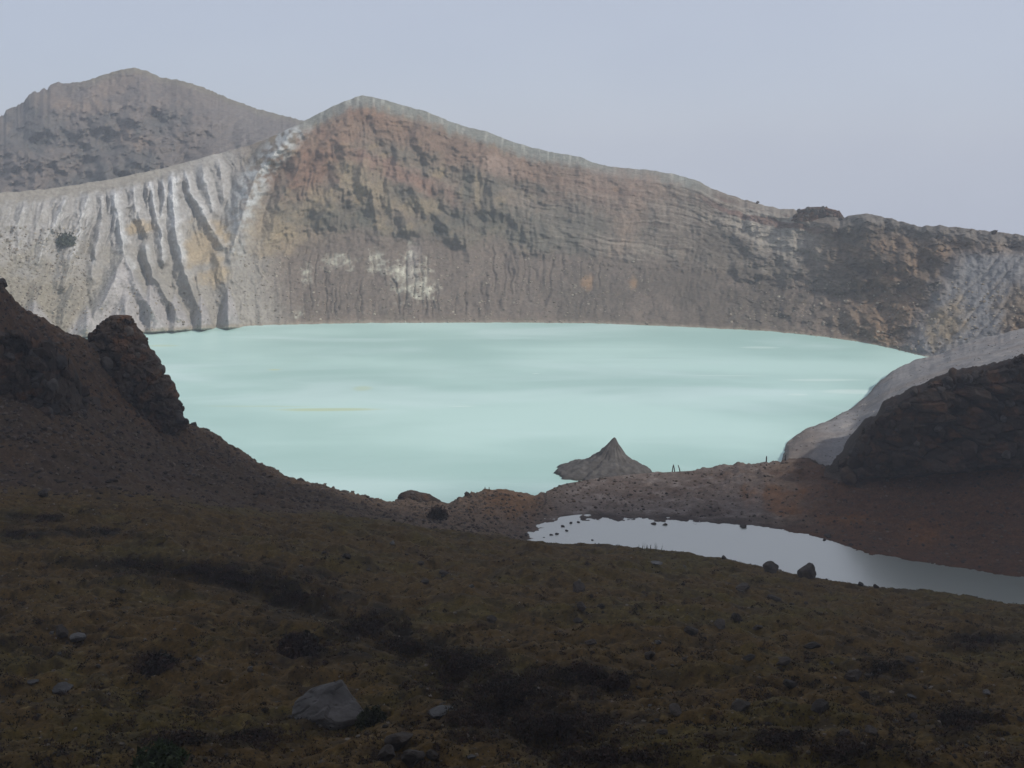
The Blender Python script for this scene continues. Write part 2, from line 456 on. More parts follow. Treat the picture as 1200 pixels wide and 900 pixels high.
    # red-brown bands below the summit, following the rim
    band = sstep(10, 22, h + 5 * n2) * (1 - sstep(34, 62, h + 14 * n1))
    col = mixc(col, band * sstep(335, 380, px) * (1 - sstep(600, 830, px)) * 0.75, G(132, 106, 88))
    col = mixc(col, blob(px, py, 470, 205, 85, 11, 24, 0.6, 0.6, 87) * 0.75, G(142, 110, 95))
    col = mixc(col, blob(px, py, 365, 195, 42, 26, -30, 0.6, 0.7, 88) * 0.85, G(134, 102, 82))
    col = mixc(col, blob(px, py, 430, 135, 40, 10, 20, 0.6, 0.5, 89) * 0.9, G(136, 108, 88))
    col = mixc(col, blob(px, py, 405, 158, 20, 16, 0, 0.6, 0.6, 90) * 0.7, G(144, 118, 98))
    col = mixc(col, blob(px, py, 585, 195, 26, 12, 15, 0.5, 0.6, 91) * 0.7, G(156, 134, 118))
    # shrubby dark stains on the cliff
    for cx, cy, rx, ry, ro in ((395, 255, 40, 14, 0), (330, 255, 16, 20, 20), (455, 270, 46, 12, 15), (520, 255, 26, 34, 25), (560, 240, 24, 34, 0), (612, 268, 60, 16, 10), (660, 300, 60, 18, 20), (470, 225, 20, 12, 0), (540, 290, 38, 12, 18), (690, 262, 70, 10, 8), (600, 215, 50, 7, 10)):
        col = mixc(col, blob(px, py, cx, cy, rx, ry, ro, 0.6, 0.9, 92 + int(cx) % 7) * 0.45, G(90, 92, 82))
    for cx, cy, rx, ry in ((418, 210, 14, 22), (445, 225, 12, 24), (402, 195, 12, 12), (490, 240, 26, 9), (372, 235, 18, 14), (355, 282, 22, 12), (445, 262, 7, 7), (560, 228, 6, 20), (340, 275, 10, 8)):
        col = mixc(col, blob(px, py, cx, cy, rx, ry, 0, 0.6, 0.9, 95 + int(cx) % 5) * 0.6, G(154, 138, 110))
    # talus
    col = mixc(col, tal * 0.95, G(124, 111, 99))
    col = mixc(col, tal * sstep(0, 0.5, n2 + 0.5 * n1) * 0.6, G(106, 95, 85))
    col = mixc(col, tal * np.clip(rill, 0, 1) * 0.5, G(92, 80, 72))
    # sulphur-white stains on the talus
    for cx, cy, rx, ry in ((398, 306, 15, 7), (442, 307, 9, 11), (482, 327, 19, 18), (470, 318, 14, 5), (483, 296, 5, 10), (360, 322, 5, 8), (350, 366, 4, 5), (500, 340, 10, 8)):
        col = mixc(col, blob(px, py, cx, cy, rx, ry, 0, 0.7, 1.3, 101 + int(cx) % 5, 8.0) * (0.35 + 0.6 * sstep(-0.2, 0.3, n2)) * (0.6 + 0.4 * sstep(-0.2, 0.2, nstr)), G(206, 204, 184))
    col = mixc(col, blob(px, py, 484, 303, 8, 22, 0, 0.6, 0.6, 108) * 0.5, G(156, 146, 140))
    # grey tuff cap along the rim
    cap = (1 - sstep(5, 17, h + 6 * n2 + 6 * nstr - 4 * np.sin(px / 37) * n1)) * sstep(330, 370, px) * (1 - sstep(800, 850, px))
    col = mixc(col, cap * 0.85, G(132, 136, 128))
    col = mixc(col, cap * sstep(0.1, 0.5, nstr) * 0.7, G(178, 178, 168))
    # pale striated bay and dark buttress on the right
    col = mixc(col, blob(px, py, 915, 275, 62, 28, 12, 0.6, 0.4, 111) * 0.85, G(158, 150, 138))
    col = mixc(col, blob(px, py, 905, 282, 55, 24, 15, 0.7, 0.4, 112) * sstep(0.0, 0.4, nstr) * 0.4, G(176, 168, 154))
    topb = sstep(5, 10, h) * (1 - sstep(20, 30, h + 5 * n2)) * sstep(800, 860, px) * (1 - sstep(985, 1010, px))
    col = mixc(col, topb * sstep(-0.2, 0.15, np.sin(h / 2.4 + n1 * 2)) * 0.8, G(112, 84, 74))
    for cx, cy, rx, ry, ro in ((860, 300, 60, 22, 22), (845, 285, 28, 14, 10), (860, 365, 70, 26, 0), (905, 340, 40, 24, 0), (800, 330, 60, 20, 0), (690, 345, 40, 32, 0)):
        col = mixc(col, blob(px, py, cx, cy, rx, ry, ro, 0.6, 0.7, 114) * 0.55, G(92, 84, 74))
    for cx, cy, rx, ry in ((742, 331, 5, 6), (688, 332, 6, 8), (721, 222, 3, 3)):
        col = mixc(col, blob(px, py, cx, cy, rx, ry, 0, 0.6, 0.8, 117) * 0.85, G(160, 128, 94))
    col = mixc(col, blob(px, py, 735, 262, 16, 30, 20, 0.7, 0.6, 118) * 0.5, G(160, 136, 116))
    col = mixc(col, blob(px, py, 730, 215, 50, 18, 5, 0.7, 0.6, 119) * 0.5, G(150, 124, 108))
    # right wall
    col = mixc(col, right * 0.95, G(124, 104, 84))
    col = mixc(col, right * sstep(-0.1, 0.35, n1) * 0.7, G(94, 80, 66))
    col = mixc(col, right * sstep(0.15, 0.5, fbm(px / 16, py / 14, 4, 121)) * 0.6, G(128, 112, 92))
    col = mixc(col, right * (1 - sstep(6, 26, h + 8 * n1)) * 0.85, G(112, 108, 102))
    col = mixc(col, blob(px, py, 1010, 275, 36, 14, 0, 0.7, 1.0, 122) * 0.6, G(80, 78, 70))
    for cx, cy, rx, ry in ((985, 330, 40, 34), (1060, 300, 50, 12), (1120, 315, 30, 24), (1010, 310, 22, 12), (1080, 335, 30, 18)):
        col = mixc(col, blob(px, py, cx, cy, rx, ry, -20, 0.7, 1.1, 123) * 0.45, G(80, 74, 66))
    col = mixc(col, right * fanr * 0.9, G(124, 125, 126))
    col = mixc(col, right * fanr * (1 - sstep(0.0, 0.35, rgul)) * 0.5, G(92, 90, 90))
    col = mixc(col, right * fanr * sstep(0.0, 0.4, n2) * 0.2, G(104, 104, 104))
    col = mixc(col, blob(px, py, 1195, 360, 26, 26, 30, 0.5, 0.6, 124) * 0.8, G(112, 98, 80))
    col = mixc(col, blob(px, py, 1112, 378, 18, 26, 30, 0.6, 0.9, 125) * 0.75, G(142, 126, 100))
    col = mixc(col, blob(px, py, 935, 335, 30, 7, -58, 0.6, 0.4, 126) * 0.6, G(122, 108, 96))
    lum = (col @ np.array((0.25, 0.65, 0.10)))[..., None]
    col = col + (lum * np.array((1.05, 1.0, 0.92)) - col) * 0.10 * mid[..., None]
    col = col * (1 - 0.14 * mid)[..., None]  # middle of the wall darkened to imitate a cloud's dimming
    # left white wall
    wl = np.clip(left, 0, 1)
    lc = np.zeros_like(col) + G(156, 152, 147)
    lc = mixc(lc, sstep(0.4, 1.0, crest + 0.2 * n2) * sstep(0.2, 0.6, vv + 0.25 * n1), G(198, 198, 196))  # crests whitened: bare ash, plus sunlit relief painted into the colour
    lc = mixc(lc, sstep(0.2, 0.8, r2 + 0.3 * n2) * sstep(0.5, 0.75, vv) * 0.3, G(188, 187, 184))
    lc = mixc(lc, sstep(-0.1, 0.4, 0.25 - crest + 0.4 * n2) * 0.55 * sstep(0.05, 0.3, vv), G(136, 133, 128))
    lowl = (1 - sstep(0.25, 0.75, vv + 0.30 * n1 + 0.1 * n2))
    lc = mixc(lc, lowl * (0.45 + 0.45 * sstep(130, 60, px)) * (1 - 0.85 * np.clip(fan * 1.5, 0, 1)), G(142, 134, 118))
    lc = mixc(lc, sstep(0.1, 0.35, fan) * 0.75, G(164, 159, 156))
    lc = mixc(lc, rough_l * sstep(0.0, 0.5, n2) * 0.7, G(122, 116, 100))
    lc = mixc(lc, (1 - sstep(8, 18, h + 6 * n2)) * (1 - sstep(160, 300, px)) * 0.9, G(136, 130, 120))
    for cx, cy, rx, ry in ((240, 290, 22, 24), (165, 268, 14, 8), (265, 275, 10, 16), (250, 322, 18, 12)):
        lc = mixc(lc, blob(px, py, cx, cy, rx, ry, 0, 0.6, 0.9, 128) * 0.75, G(166, 148, 118))
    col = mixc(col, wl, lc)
    spc = np.clip(sp1 * 1.6, 0, 1) * (1 - sstep(250, 320, py + 20 * n1))
    col = mixc(col, spc * sstep(-0.3, 0.2, n2) * 0.85, G(176, 178, 176))
    col = mixc(col, blob(px, py, 318, 270, 30, 26, 0, 0.6, 0.9, 129) * 0.6, G(150, 134, 108))
    # beach rim at the water
    col = mixc(col, (1 - sstep(0.0, 0.022, vv + 0.008 * n2)) * 0.8, G(150, 140, 124))
    col = col * (1 + 0.16 * n3 + 0.12 * n2)[..., None]
    # outer side of the rim, falling away behind
    bd = d[-1][None] + np.array([6, 20, 45, 90, 150])[:, None]
    bz = z[-1][None] - np.array([0.5, 5, 16, 40, 70])[:, None] * np.minimum(1, (z[-1][None] + 8) / 80)
    bx = x[-1][None] * bd / d[-1][None]
    X = np.concatenate([x, bx]); Y = np.concatenate([d, bd]); Z = np.concatenate([z, bz])
    CC = np.concatenate([col, np.repeat(col[-1:], 5, 0)])
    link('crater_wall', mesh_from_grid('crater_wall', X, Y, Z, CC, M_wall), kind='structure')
    return px, py, x, d, z, col, left

WALL = build_wall()

def wall_at(px, py):
    PX, PY, X, Y, Z = WALL[:5]
    j = int(np.argmin(np.abs(PX[0] - px))); i = int(np.argmin(np.abs(PY[:, j] - py)))
    return np.array((X[i, j], Y[i, j], Z[i, j]))

# ------------------------------------------------------------------ mountain behind, left
def build_mountain():
    top = [(-330, 190), (-100, 165), (0, 137), (12, 126), (22, 124), (38, 108), (56, 104), (62, 96), (75, 98), (100, 95), (120, 88),
           (140, 82), (157, 79), (175, 84), (186, 90), (215, 95), (240, 103), (270, 116), (300, 127), (330, 135), (358, 142),
           (400, 158), (470, 190), (560, 240)]
    u = np.concatenate([np.arange(-330, -20, 6.0), np.arange(-20, 380, 1.3), np.arange(380, 560, 6.0)])
    t = smooth(pl(top)(u), 2) + np.where(u < 70, 3.6, 1.3) * fbm(u / 6, u * 0, 3, 131) + 1.0 * fbm(u / 3, u * 0, 2, 132)
    rim = pl(RIM)(u)
    nv = 150
    v = np.linspace(0, 1, nv)[:, None]
    base = np.maximum(rim + 16, t + 25)
    px = np.broadcast_to(u[None], (nv, len(u))).copy()
    py = base[None] + (t - base)[None] * v
    d = 730 + 230 * v ** 1.0 + 0 * px
    amp = 1 - 0.75 * sstep(0.55, 1, v)
    rdg = np.abs(perlin((px + 0.5 * py) / 55, py / 150, 133))
    c1, e1, v1 = cells(px / 10, py / 8, 134)
    strk = perlin((px * 0.75 + py * 1.25) / 6, (py - px) / 200, 135)
    d = d + amp * (fbm(px / 60, py / 50, 5, 136) * 44 + rdg * 24 + (v1 - 0.5) * 7 * sstep(230, 150, px) + fbm(px / 22, py / 18, 4, 139) * 13 * sstep(280, 180, px) + fbm(px / 9, py / 8, 3, 137) * 4 * sstep(300, 160, px) + strk * 4 * sstep(190, 280, px))
    z = zof(px, py, d); x = xof(px, d, z)
    n1 = fbm(px / 40, py / 30, 5, 141); n2 = fbm(px / 11, py / 9, 4, 142); n3 = fbm(px / 4, py / 3, 3, 143)
    G = lambda *c: lin(*c) * 0.86
    col = np.zeros(px.shape + (3,)) + G(112, 102, 94)
    col = mixc(col, sstep(-0.1, 0.3, n2 + 0.3 * n1) * 0.6, G(94, 88, 84))
    for cx, cy, rx, ry, ro in ((135, 205, 50, 14, -12), (115, 170, 30, 24, 0), (165, 185, 22, 22, 10), (50, 150, 26, 24, 0), (35, 165, 40, 16, 0), (185, 140, 34, 7, -18), (120, 135, 16, 10, 0), (90, 215, 40, 8, -10), (190, 150, 30, 8, -20), (28, 128, 26, 12, -40)):
        col = mixc(col, blob(px, py, cx, cy, rx, ry, ro, 0.7, 0.9, 144, 14.0) * 0.5, G(76, 78, 76))
    for cx, cy, rx, ry, ro in ((130, 103, 24, 10, -25), (148, 162, 14, 10, 30), (165, 168, 14, 8, 0), (70, 120, 24, 8, 10), (108, 128, 20, 8, 0)):
        col = mixc(col, blob(px, py, cx, cy, rx, ry, ro, 0.7, 0.8, 145, 12.0) * 0.4, G(136, 116, 98))
    col = mixc(col, sstep(220, 300, px) * 0.7, G(112, 106, 102))
    col = mixc(col, (1 - sstep(0, 10, py - t[None] - 2 * n2)) * sstep(70, 110, px) * 0.5, G(118, 112, 88))
    col = col * (1 + 0.22 * n3 + 0.15 * n2)[..., None]
    bd = d[-1][None] + np.array([12, 60, 200])[:, None]; bz = z[-1][None] - np.array([1, 25, 110])[:, None]
    bx = x[-1][None] * bd / d[-1][None]
    link('mountain', mesh_from_grid('mountain', np.concatenate([x, bx]), np.concatenate([d, bd]), np.concatenate([z, bz]),
                                    np.concatenate([col, np.repeat(col[-1:], 3, 0)]), M_mtn), kind='structure')
build_mountain()

# ------------------------------------------------------------------ near terrain: foreground slope, left spur, pond basin, isthmus
POND_Z = 2.0
K4 = [(-250, 566, 130), (0, 577, 140), (200, 590, 150), (400, 605, 172), (450, 611, 178), (520, 622, 185), (600, 632, 188),
      (650, 637, 190), (760, 645, 195), (850, 656, 193), (950, 677, 186), (1000, 686, 180), (1100, 698, 172), (1200, 711, 163), (1450, 745, 150)]
PSH = [(600, 618), (640, 612), (680, 607), (800, 610), (900, 618), (960, 630), (1000, 643), (1060, 655), (1200, 676), (1300, 690), (1450, 710)]
K6L = [(-250, 400, 160), (0, 440, 170), (100, 480, 180), (215, 535, 195), (300, 563, 205), (400, 588, 203), (450, 600, 215), (520, 604, 222), (590, 614, 234)]
K5L = [(-250, 480, 145), (0, 512, 153), (100, 532, 160), (215, 562, 172), (300, 582, 180), (400, 597, 188), (450, 606, 196), (520, 618, 203), (590, 629, 214)]
K7 = [(-250, 262, 175), (-100, 290, 185), (0, 328, 190), (12, 345, 191), (30, 364, 193), (50, 376, 195), (75, 390, 198), (105, 403, 202), (160, 455, 208), (215, 494, 214),
      (245, 507, 217), (300, 541, 226), (350, 563, 233), (400, 577, 240), (440, 588, 246), (462, 590, 247), (475, 588, 248), (505, 590, 248), (525, 590, 249), (545, 580, 251), (570, 577, 252),
      (600, 577, 253), (618, 581, 254), (640, 580, 257), (660, 576, 263), (700, 566, 268), (750, 557, 272), (800, 554, 274), (850, 550, 276),
      (900, 543, 280), (945, 538, 283), (985, 556, 262), (1050, 558, 255), (1100, 560, 250), (1200, 548, 245), (1300, 540, 240), (1450, 530, 235)]
CLIFF = [(985, 546), (1000, 524), (1012, 506), (1028, 500), (1034, 482), (1055, 472), (1070, 463), (1100, 448), (1125, 441), (1150, 437), (1175, 430), (1200, 421), (1300, 400), (1450, 375)]

def build_near():
    u = np.concatenate([np.arange(-250, -30, 7.0), np.arange(-30, 1230, 1.6), np.arange(1230, 1451, 7.0)])
    n = len(u); one = np.ones(n)
    D, Zk = [], []
    def add(d, z): D.append(d); Zk.append(z)
    add(2 * one, 87.9 * one)
    add(22 * one, 71.5 * one)
    d = 48 * one; add(d, zof(u, 930 * one, d))
    k3d = 86 * one; k3p = pl([(-250, 740), (0, 750), (400, 760), (800, 765), (1200, 785), (1450, 800)])(u); add(k3d, zof(u, k3p, k3d))
    d4 = smooth(pl(K4, 2)(u), 20); add(d4, zof(u, smooth(pl(K4)(u), 20), d4))
    pond = sstep(588, 626, u)
    d5l = pl(K5L, 2)(u); z5l = zof(u, pl(K5L)(u), d5l)
    d5 = d5l * (1 - pond) + pond * (d4 + 22); z5 = z5l * (1 - pond) + pond * 0.6
    add(smooth(d5, 8), smooth(z5, 8))
    d6l = pl(K6L, 2)(u); z6l = zof(u, pl(K6L)(u), d6l)
    d6p = dof(pl(PSH)(u), POND_Z); d6 = d6l * (1 - pond) + pond * d6p; z6 = z6l * (1 - pond) + pond * POND_Z
    add(smooth(d6, 8), smooth(z6, 8))
    d7 = smooth(pl(K7, 2)(u), 3); p7 = smooth(pl(K7)(u), 3); p7 = p7 + 1.6 * fbm(u / 10, u * 0, 4, 151) + 1.6 * np.where(u < 560, fbm(u / 5, u * 0 + 5, 3, 157), 0)
    z7 = zof(u, p7, d7)
    # lower bank point between the pond and the crest on the right
    cl = sstep(948, 985, u)
    add(d7, z7)
    d8 = np.where(cl > 0, d7 + 12 - 5 * cl, d7 + 12)
    pc = smooth(np.interp(u, [p[0] for p in CLIFF], [p[1] for p in CLIFF]), 2)
    z8c = zof(u, pc, d8); z8 = np.minimum(z7 - 5, 1.0) * (1 - cl) + z8c * cl
    left = 1 - sstep(430, 560, u)
    z8 = z8 * (1 - left) + left * (z7 - 9)
    add(d8, z8)
    d9 = d8 + 26; z9 = (-3) * (1 - cl) + (z8c - 4) * cl; z9 = z9 * (1 - left) + left * np.maximum(z7 - 32, -4); add(d9, z9)
    add(d9 + 45, np.full(n, -7.0))
    D = np.array(D); Zk = np.array(Zk)
    counts = [5, 10, 125, 165, 28, 75, 105, 55, 16, 8]
    ts = np.concatenate([k + np.arange(c) / c for k, c in enumerate(counts)] + [[len(counts)]])
    d = pchip_rows(D, ts); z = pchip_rows(Zk, ts)
    T = np.broadcast_to(ts[:, None], d.shape)
    px = np.broadcast_to(u[None], d.shape)
    x = xof(px, d, z)
    # relief
    edge = 1 - 0.9 * np.exp(-((T - 6) / 0.22) ** 2) * sstep(600, 640, px)
    edge *= 1 - 0.75 * np.exp(-((T - 4) / 0.12) ** 2)
    edge *= 1 - 0.8 * np.exp(-((T - 7) / 0.10) ** 2)
    edge *= 1 - 0.9 * sstep(640, 600, 600 - (px - 640)) * np.exp(-((T - 5) / 0.5) ** 2) * (px > 610)
    fgz = 1 - sstep(4.0, 4.4, T)
    dd_ = d
    rel = fgz * (1.6 * fbm(x / 26, dd_ / 20, 3, 152) + 0.9 * fbm(x / 8, dd_ / 6, 3, 153) + 0.75 * fbm(x / 2.4, dd_ / 2.0, 4, 154))
    rel += (1 - fgz) * (1.0 * fbm(x / 18, dd_ / 16, 3, 155) + 0.9 * fbm(x / 4, dd_ / 3.5, 4, 156) + 0.35 * fbm(x / 1.1, dd_ / 1.0, 2, 158))
    # low humps: the red mound and slope of the isthmus
    z = z + rel * edge * sstep(1.0, 2.0, T) - 0.0
    # runnels on the isthmus bank
    _, py0 = proj(x, d, z)
    gq = np.interp(py0, [640, 665, 690, 730, 780, 840, 900, 960], [120, 190, 310, 425, 510, 600, 690, 760]) + 14 * fbm(py0 / 25, px / 60, 2, 150)
    z = z - fgz * 1.1 * np.exp(-((px - gq) / 34) ** 2) * sstep(640, 670, py0)
    z = np.where((T > 6) & (T < 7) & (px > 640), np.maximum(z, POND_Z - 0.2 + (T - 6) * 2.0), z)
    cap_ = POND_Z - 0.3 + 0.09 * np.maximum(0, 640 - px) + 0.25 * fbm(x / 3, d / 3, 3, 159) * (px < 680)
    z = np.where((T > 5.02) & (T < 5.93) & (px > 600), np.minimum(z, cap_), z)
    # colours
    n1 = fbm(x / 20, d / 14, 5, 161); n2 = fbm(x / 5, d / 4, 4, 162); n3 = fbm(x / 1.5, d / 1.3, 3, 163)
    _, pyv = proj(x, d, z)
    G = lambda *c: lin(*c)
    col = np.zeros(px.shape + (3,)) + G(86, 70, 48)
    col = mixc(col, sstep(-0.1, 0.35, n1 + 0.3 * n2), G(82, 72, 44))
    col = mixc(col, sstep(0.05, 0.4, n2) * 0.7, G(56, 46, 36))
    col = mixc(col, sstep(0.2, 0.5, n3 + 0.3 * n2) * 0.7, G(46, 38, 32))
    col = mixc(col, sstep(0.35, 0.6, fbm(x / 1.1, d / .9, 3, 169)) * 0.7, G(104, 92, 72))
    col = mixc(col, sstep(0.25, 0.6, fbm(x / 9, d / 6, 4, 164)) * 0.6, G(90, 72, 48))
    for (cx, cy, rx, ry) in SCRUB:
        col = mixc(col, fgz * blob(px, pyv, cx, cy, rx * 1.05, ry * 1.1, 0, 0.8, 0.9, 165, 22.0) * (0.45 + 0.5 * sstep(-0.3, 0.3, n2)), G(36, 29, 25))
    # bare spur on the left
    bare = sstep(4.0, 4.25, T + 0.12 * n2) * (1 - pond[None] * 0)
    sc_ = np.zeros_like(col) + G(88, 75, 63)
    sc_ = mixc(sc_, sstep(-0.1, 0.4, n2) * 0.7, G(74, 62, 56))
    sc_ = mixc(sc_, sstep(0.1, 0.5, n1) * 0.5, G(98, 78, 58))
    sc_ = mixc(sc_, (1 - sstep(0, 190, px)) * sstep(5.6, 6.2, T) * 0.6, G(92, 68, 52))
    sc_ = mixc(sc_, blob(px, pyv, 165, 480, 60, 16, 30, 0.6, 0.5, 166) * 0.8, G(98, 74, 52))
    sc_ = mixc(sc_, sstep(300, 440, px) * (1 - sstep(440, 480, px)) * 0.55, G(108, 98, 90))
    # mound: grey west side, rusty east
    sc_ = mixc(sc_, sstep(430, 470, px) * (1 - sstep(620, 660, px)) * 0.8, G(104, 92, 84))
    sc_ = mixc(sc_, blob(px, pyv, 600, 588, 40, 16, 8, 0.8, 0.9, 167) * 0.7, G(108, 82, 58))
    # isthmus: ash grey with brown
    ist = sstep(620, 680, px) * sstep(5.5, 6, T)
    sc_ = mixc(sc_, ist * 0.9, G(118, 106, 98))
    sc_ = mixc(sc_, ist * sstep(0.0, 0.4, n1) * 0.7, G(96, 80, 70))
    sc_ = mixc(sc_, ist * sstep(0.1, 0.5, n2) * 0.5, G(138, 130, 124))
    sc_ = mixc(sc_, ist * (1 - sstep(6.04, 6.2, T + 0.06 * n2)) * 0.85, G(70, 58, 50))
    rgt = sstep(880, 980, px + 40 * n1) * sstep(5.5, 6, T)
    sc_ = mixc(sc_, rgt * 0.92, G(94, 68, 52))
    sc_ = mixc(sc_, rgt * sstep(0, 0.4, n2) * 0.5, G(64, 54, 50))
    for cx, cy, rx, ry in ((992, 608, 24, 6), (1085, 624, 26, 10), (920, 596, 24, 6), (905, 580, 30, 8)):
        sc_ = mixc(sc_, blob(px, pyv, cx, cy, rx, ry, 0, 0.8, 1.2, 168) * 0.75, G(122, 86, 56))
    sc_ = mixc(sc_, rgt * sstep(7.0, 7.15, T) * 0.9, G(52, 44, 40))
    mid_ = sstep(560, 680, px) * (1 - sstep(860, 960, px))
    sc_ = sc_ * (np.array((1.08, 0.97, 0.80)) * (1 - mid_[..., None]) + np.array((0.74, 0.73, 0.72)) * mid_[..., None]) * (0.66 + 0.34 * sstep(350, 700, px) * (1 - sstep(860, 980, px)))[..., None]  # isthmus colour toned down to suggest its partial shade
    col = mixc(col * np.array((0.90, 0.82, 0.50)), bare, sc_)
    col = col * (1 + 0.30 * n3 + 0.22 * n2)[..., None]
    link('ground', mesh_from_grid('ground', x, d, z, col, M_fg), kind='structure')
    pyv = np.asarray(proj(x, d, z)[1])
    return u, x, d, z, np.minimum.accumulate(np.where(T < 1, 2000, pyv), 0), D

SCRUB = [(150, 660, 46, 5), (478, 758, 34, 12), (230, 668, 105, 10), (290, 680, 62, 14), (345, 700, 60, 18), (425, 735, 46, 24), (355, 762, 46, 14), (540, 780, 60, 22), (600, 812, 80, 24),
         (680, 792, 46, 16), (650, 850, 90, 22), (560, 840, 60, 18), (1150, 752, 42, 10), (1120, 845, 40, 13), (913, 868, 40, 11),
         (990, 883, 38, 15), (1035, 785, 30, 12), (180, 775, 28, 9), (55, 607, 50, 6), (20, 625, 40, 6), (120, 625, 40, 5), (300, 865, 40, 9), (700, 890, 80, 10), (210, 868, 60, 6)]
NEAR = build_near()

def hit(px, py):
    """first point of the near terrain seen at a photo pixel"""
    u, x, d, z, pm = NEAR[:5]
    px = np.atleast_1d(np.asarray(px, float)); py = np.atleast_1d(np.asarray(py, float))
    j = np.clip(np.searchsorted(u, px), 1, len(u) - 1)
    j = np.where(np.abs(u[j - 1] - px) < np.abs(u[j] - px), j - 1, j)
    out = np.zeros((len(px), 3))
    for k in range(len(px)):
        c = pm[:, j[k]]
        i = min(int(np.searchsorted(-c, -py[k])), len(c) - 2)
        out[k] = (x[i, j[k]], d[i, j[k]], z[i, j[k]])
    return out

# ------------------------------------------------------------------ grey ash slope on the right of the lake
def build_ash():
    cols = {  # px: knots (py, d)
        900: [(560, 262), (550, 275), (544, 282), (541, 288), (538, 292), (538, 296)],
        914: [(560, 262), (547, 278), (539, 289), (531, 298), (523, 308), (523, 316)],
        930: [(560, 262), (545, 280), (532, 294), (522, 305), (512, 318), (512, 326)],
        960: [(560, 260), (540, 280), (524, 298), (512, 312), (500, 333), (500, 342)],
        1000: [(560, 258), (535, 280), (518, 300), (498, 325), (479, 356), (479, 366)],
        1040: [(560, 255), (520, 275), (498, 292), (468, 335), (441, 405), (441, 418)],
        1075: [(550, 255), (500, 275), (478, 292), (450, 340), (421, 440), (421, 452)],
        1130: [(540, 255), (475, 280), (448, 298), (429, 345), (411, 402), (412, 440)],
        1200: [(520, 255), (450, 285), (424, 304), (407, 352), (390, 412), (391, 450)],
        1420: [(470, 255), (400, 285), (375, 304), (360, 352), (345, 420), (346, 460)]}
    us = sorted(cols)
    u = np.concatenate([np.arange(900, 1225, 1.3), np.arange(1225, 1420, 6.0)])
    K_d, K_z = [], []
    for k in range(6):
        py = smooth(np.interp(u, us, [cols[a][k][0] for a in us]), 6)
        d = smooth(np.interp(u, us, [cols[a][k][1] for a in us]), 6)
        if k == 4: py = py + 2.0 * fbm(u / 18, u * 0, 5, 171)
        K_d.append(d); K_z.append(zof(u, py, d))
    K_z[3] = K_z[3] + 0.7 * sstep(925, 950, u); K_z[4] = K_z[4] + 0.5 * sstep(925, 950, u) * (1 - sstep(1040, 1090, u))
    for k in range(1, 5): K_z[k] = K_z[k] - 4 * (1 - sstep(908, 926, u))
    K_z[0] = K_z[0] - 7; K_z[1] = K_z[1] - 3.5 * (1 - sstep(985, 1060, u)) - 0.5
    K_z[5] = K_z[4] - 5
    K_d.append(K_d[5] + 25); K_z.append(K_z[5] - 14)
    D = np.array(K_d); Zk = np.array(K_z)
    ts = np.concatenate([np.arange(0, 1, 0.2), np.arange(1, 5, 0.03), np.arange(5, 6.01, 0.2)])
    d = pchip_rows(D, ts); z = pchip_rows(Zk, ts)
    px = np.broadcast_to(u[None], d.shape); x = xof(px, d, z)
    T = ts[:, None] + 0 * px
    e = 1 - 0.8 * np.exp(-((T - 4) / 0.12) ** 2)
    run = np.abs(perlin((x + d * 0.55) / 7 + 0.4 * fbm(x / 9, d / 9, 2, 172), (d - x) / 90, 173))
    z = z + e * (0.9 * fbm(x / 16, d / 16, 3, 174) + 0.14 * fbm(x / 2.5, d / 2.5, 3, 175) + 0.3 * fbm(x / 6, d / 9, 3, 178) + run * 0.4 * sstep(960, 1010, px))
    n1 = fbm(x / 16, d / 16, 4, 176); n2 = fbm(x / 4, d / 4, 4, 177)
    col = np.zeros(px.shape + (3,)) + lin(128, 125, 123)
    col = mixc(col, sstep(0, 0.4, n1) * 0.5, lin(122, 112, 104))
    col = mixc(col, sstep(0.1, 0.5, n2) * 0.35, lin(150, 142, 132))
    col = mixc(col, (1 - sstep(925, 990, px)) * 0.7, lin(104, 94, 86))
    col = mixc(col, sstep(3.6, 3.95, T + 0.1 * n2) * (1 - sstep(1030, 1060, px)) * 0.7, lin(96, 88, 82))
    col = col * (1 + 0.12 * n2)[..., None]
    link('ash_slope', mesh_from_grid('ash_slope', x, d, z, col, M_ash), kind='structure')
    return x, d, z, px
ASH = build_ash()

# islet: a sharp little cone on a low flat, just off the isthmus
def build_islet():
    nr, na = 60, 150
    c = np.array((xof(712, 290, 0), 286.0))
    peak = np.array((float(xof(720, 288, 6)), 288.0))
    a = np.linspace(0, 2 * math.pi, na, endpoint=False)[None]
    rr = np.linspace(0, 1, nr)[:, None]
    rx = np.where(np.cos(a) < 0, 15.5, 12.0); ry = np.where(np.sin(a) < 0, 12.5, 7.0)
    k = 1 + 0.2 * fbm(np.cos(a) * 3, np.sin(a) * 3, 5, 181)
    X = peak[0] * (1 - rr) + (c[0] + rx * np.cos(a) * k) * rr
    Y = peak[1] * (1 - rr) + (c[1] + ry * np.sin(a) * k) * rr
    f = np.interp(rr, [0, 0.04, 0.12, 0.3, 0.45, 0.75, 0.92, 1.0], [9.3, 8.9, 7.1, 4.3, 3.1, 1.7, 0.6, -1.0])
    Z = f + 0.6 * fbm(X / 3.0, Y / 2.5, 5, 182) * sstep(0, 0.25, rr) + 0.22 * fbm(X / .8, Y / .8, 3, 183) * sstep(0, 0.1, rr)
    n = fbm(X / 3, Y / 2, 4, 184)
    col = np.zeros(X.shape + (3,)) + lin(82, 79, 76)
    col = mixc(col, sstep(0, 0.4, n) * 0.7, lin(74, 71, 68)); col = mixc(col, sstep(0.2, 0.5, -n) * 0.5, lin(104, 101, 97))
    col = mixc(col, (1 - sstep(0.1, 0.9, Z)) * 0.7, lin(62, 58, 54))
    link('islet', mesh_from_grid('islet', X, Y, Z, col, M_ash, wrap=True), kind='structure')
build_islet()

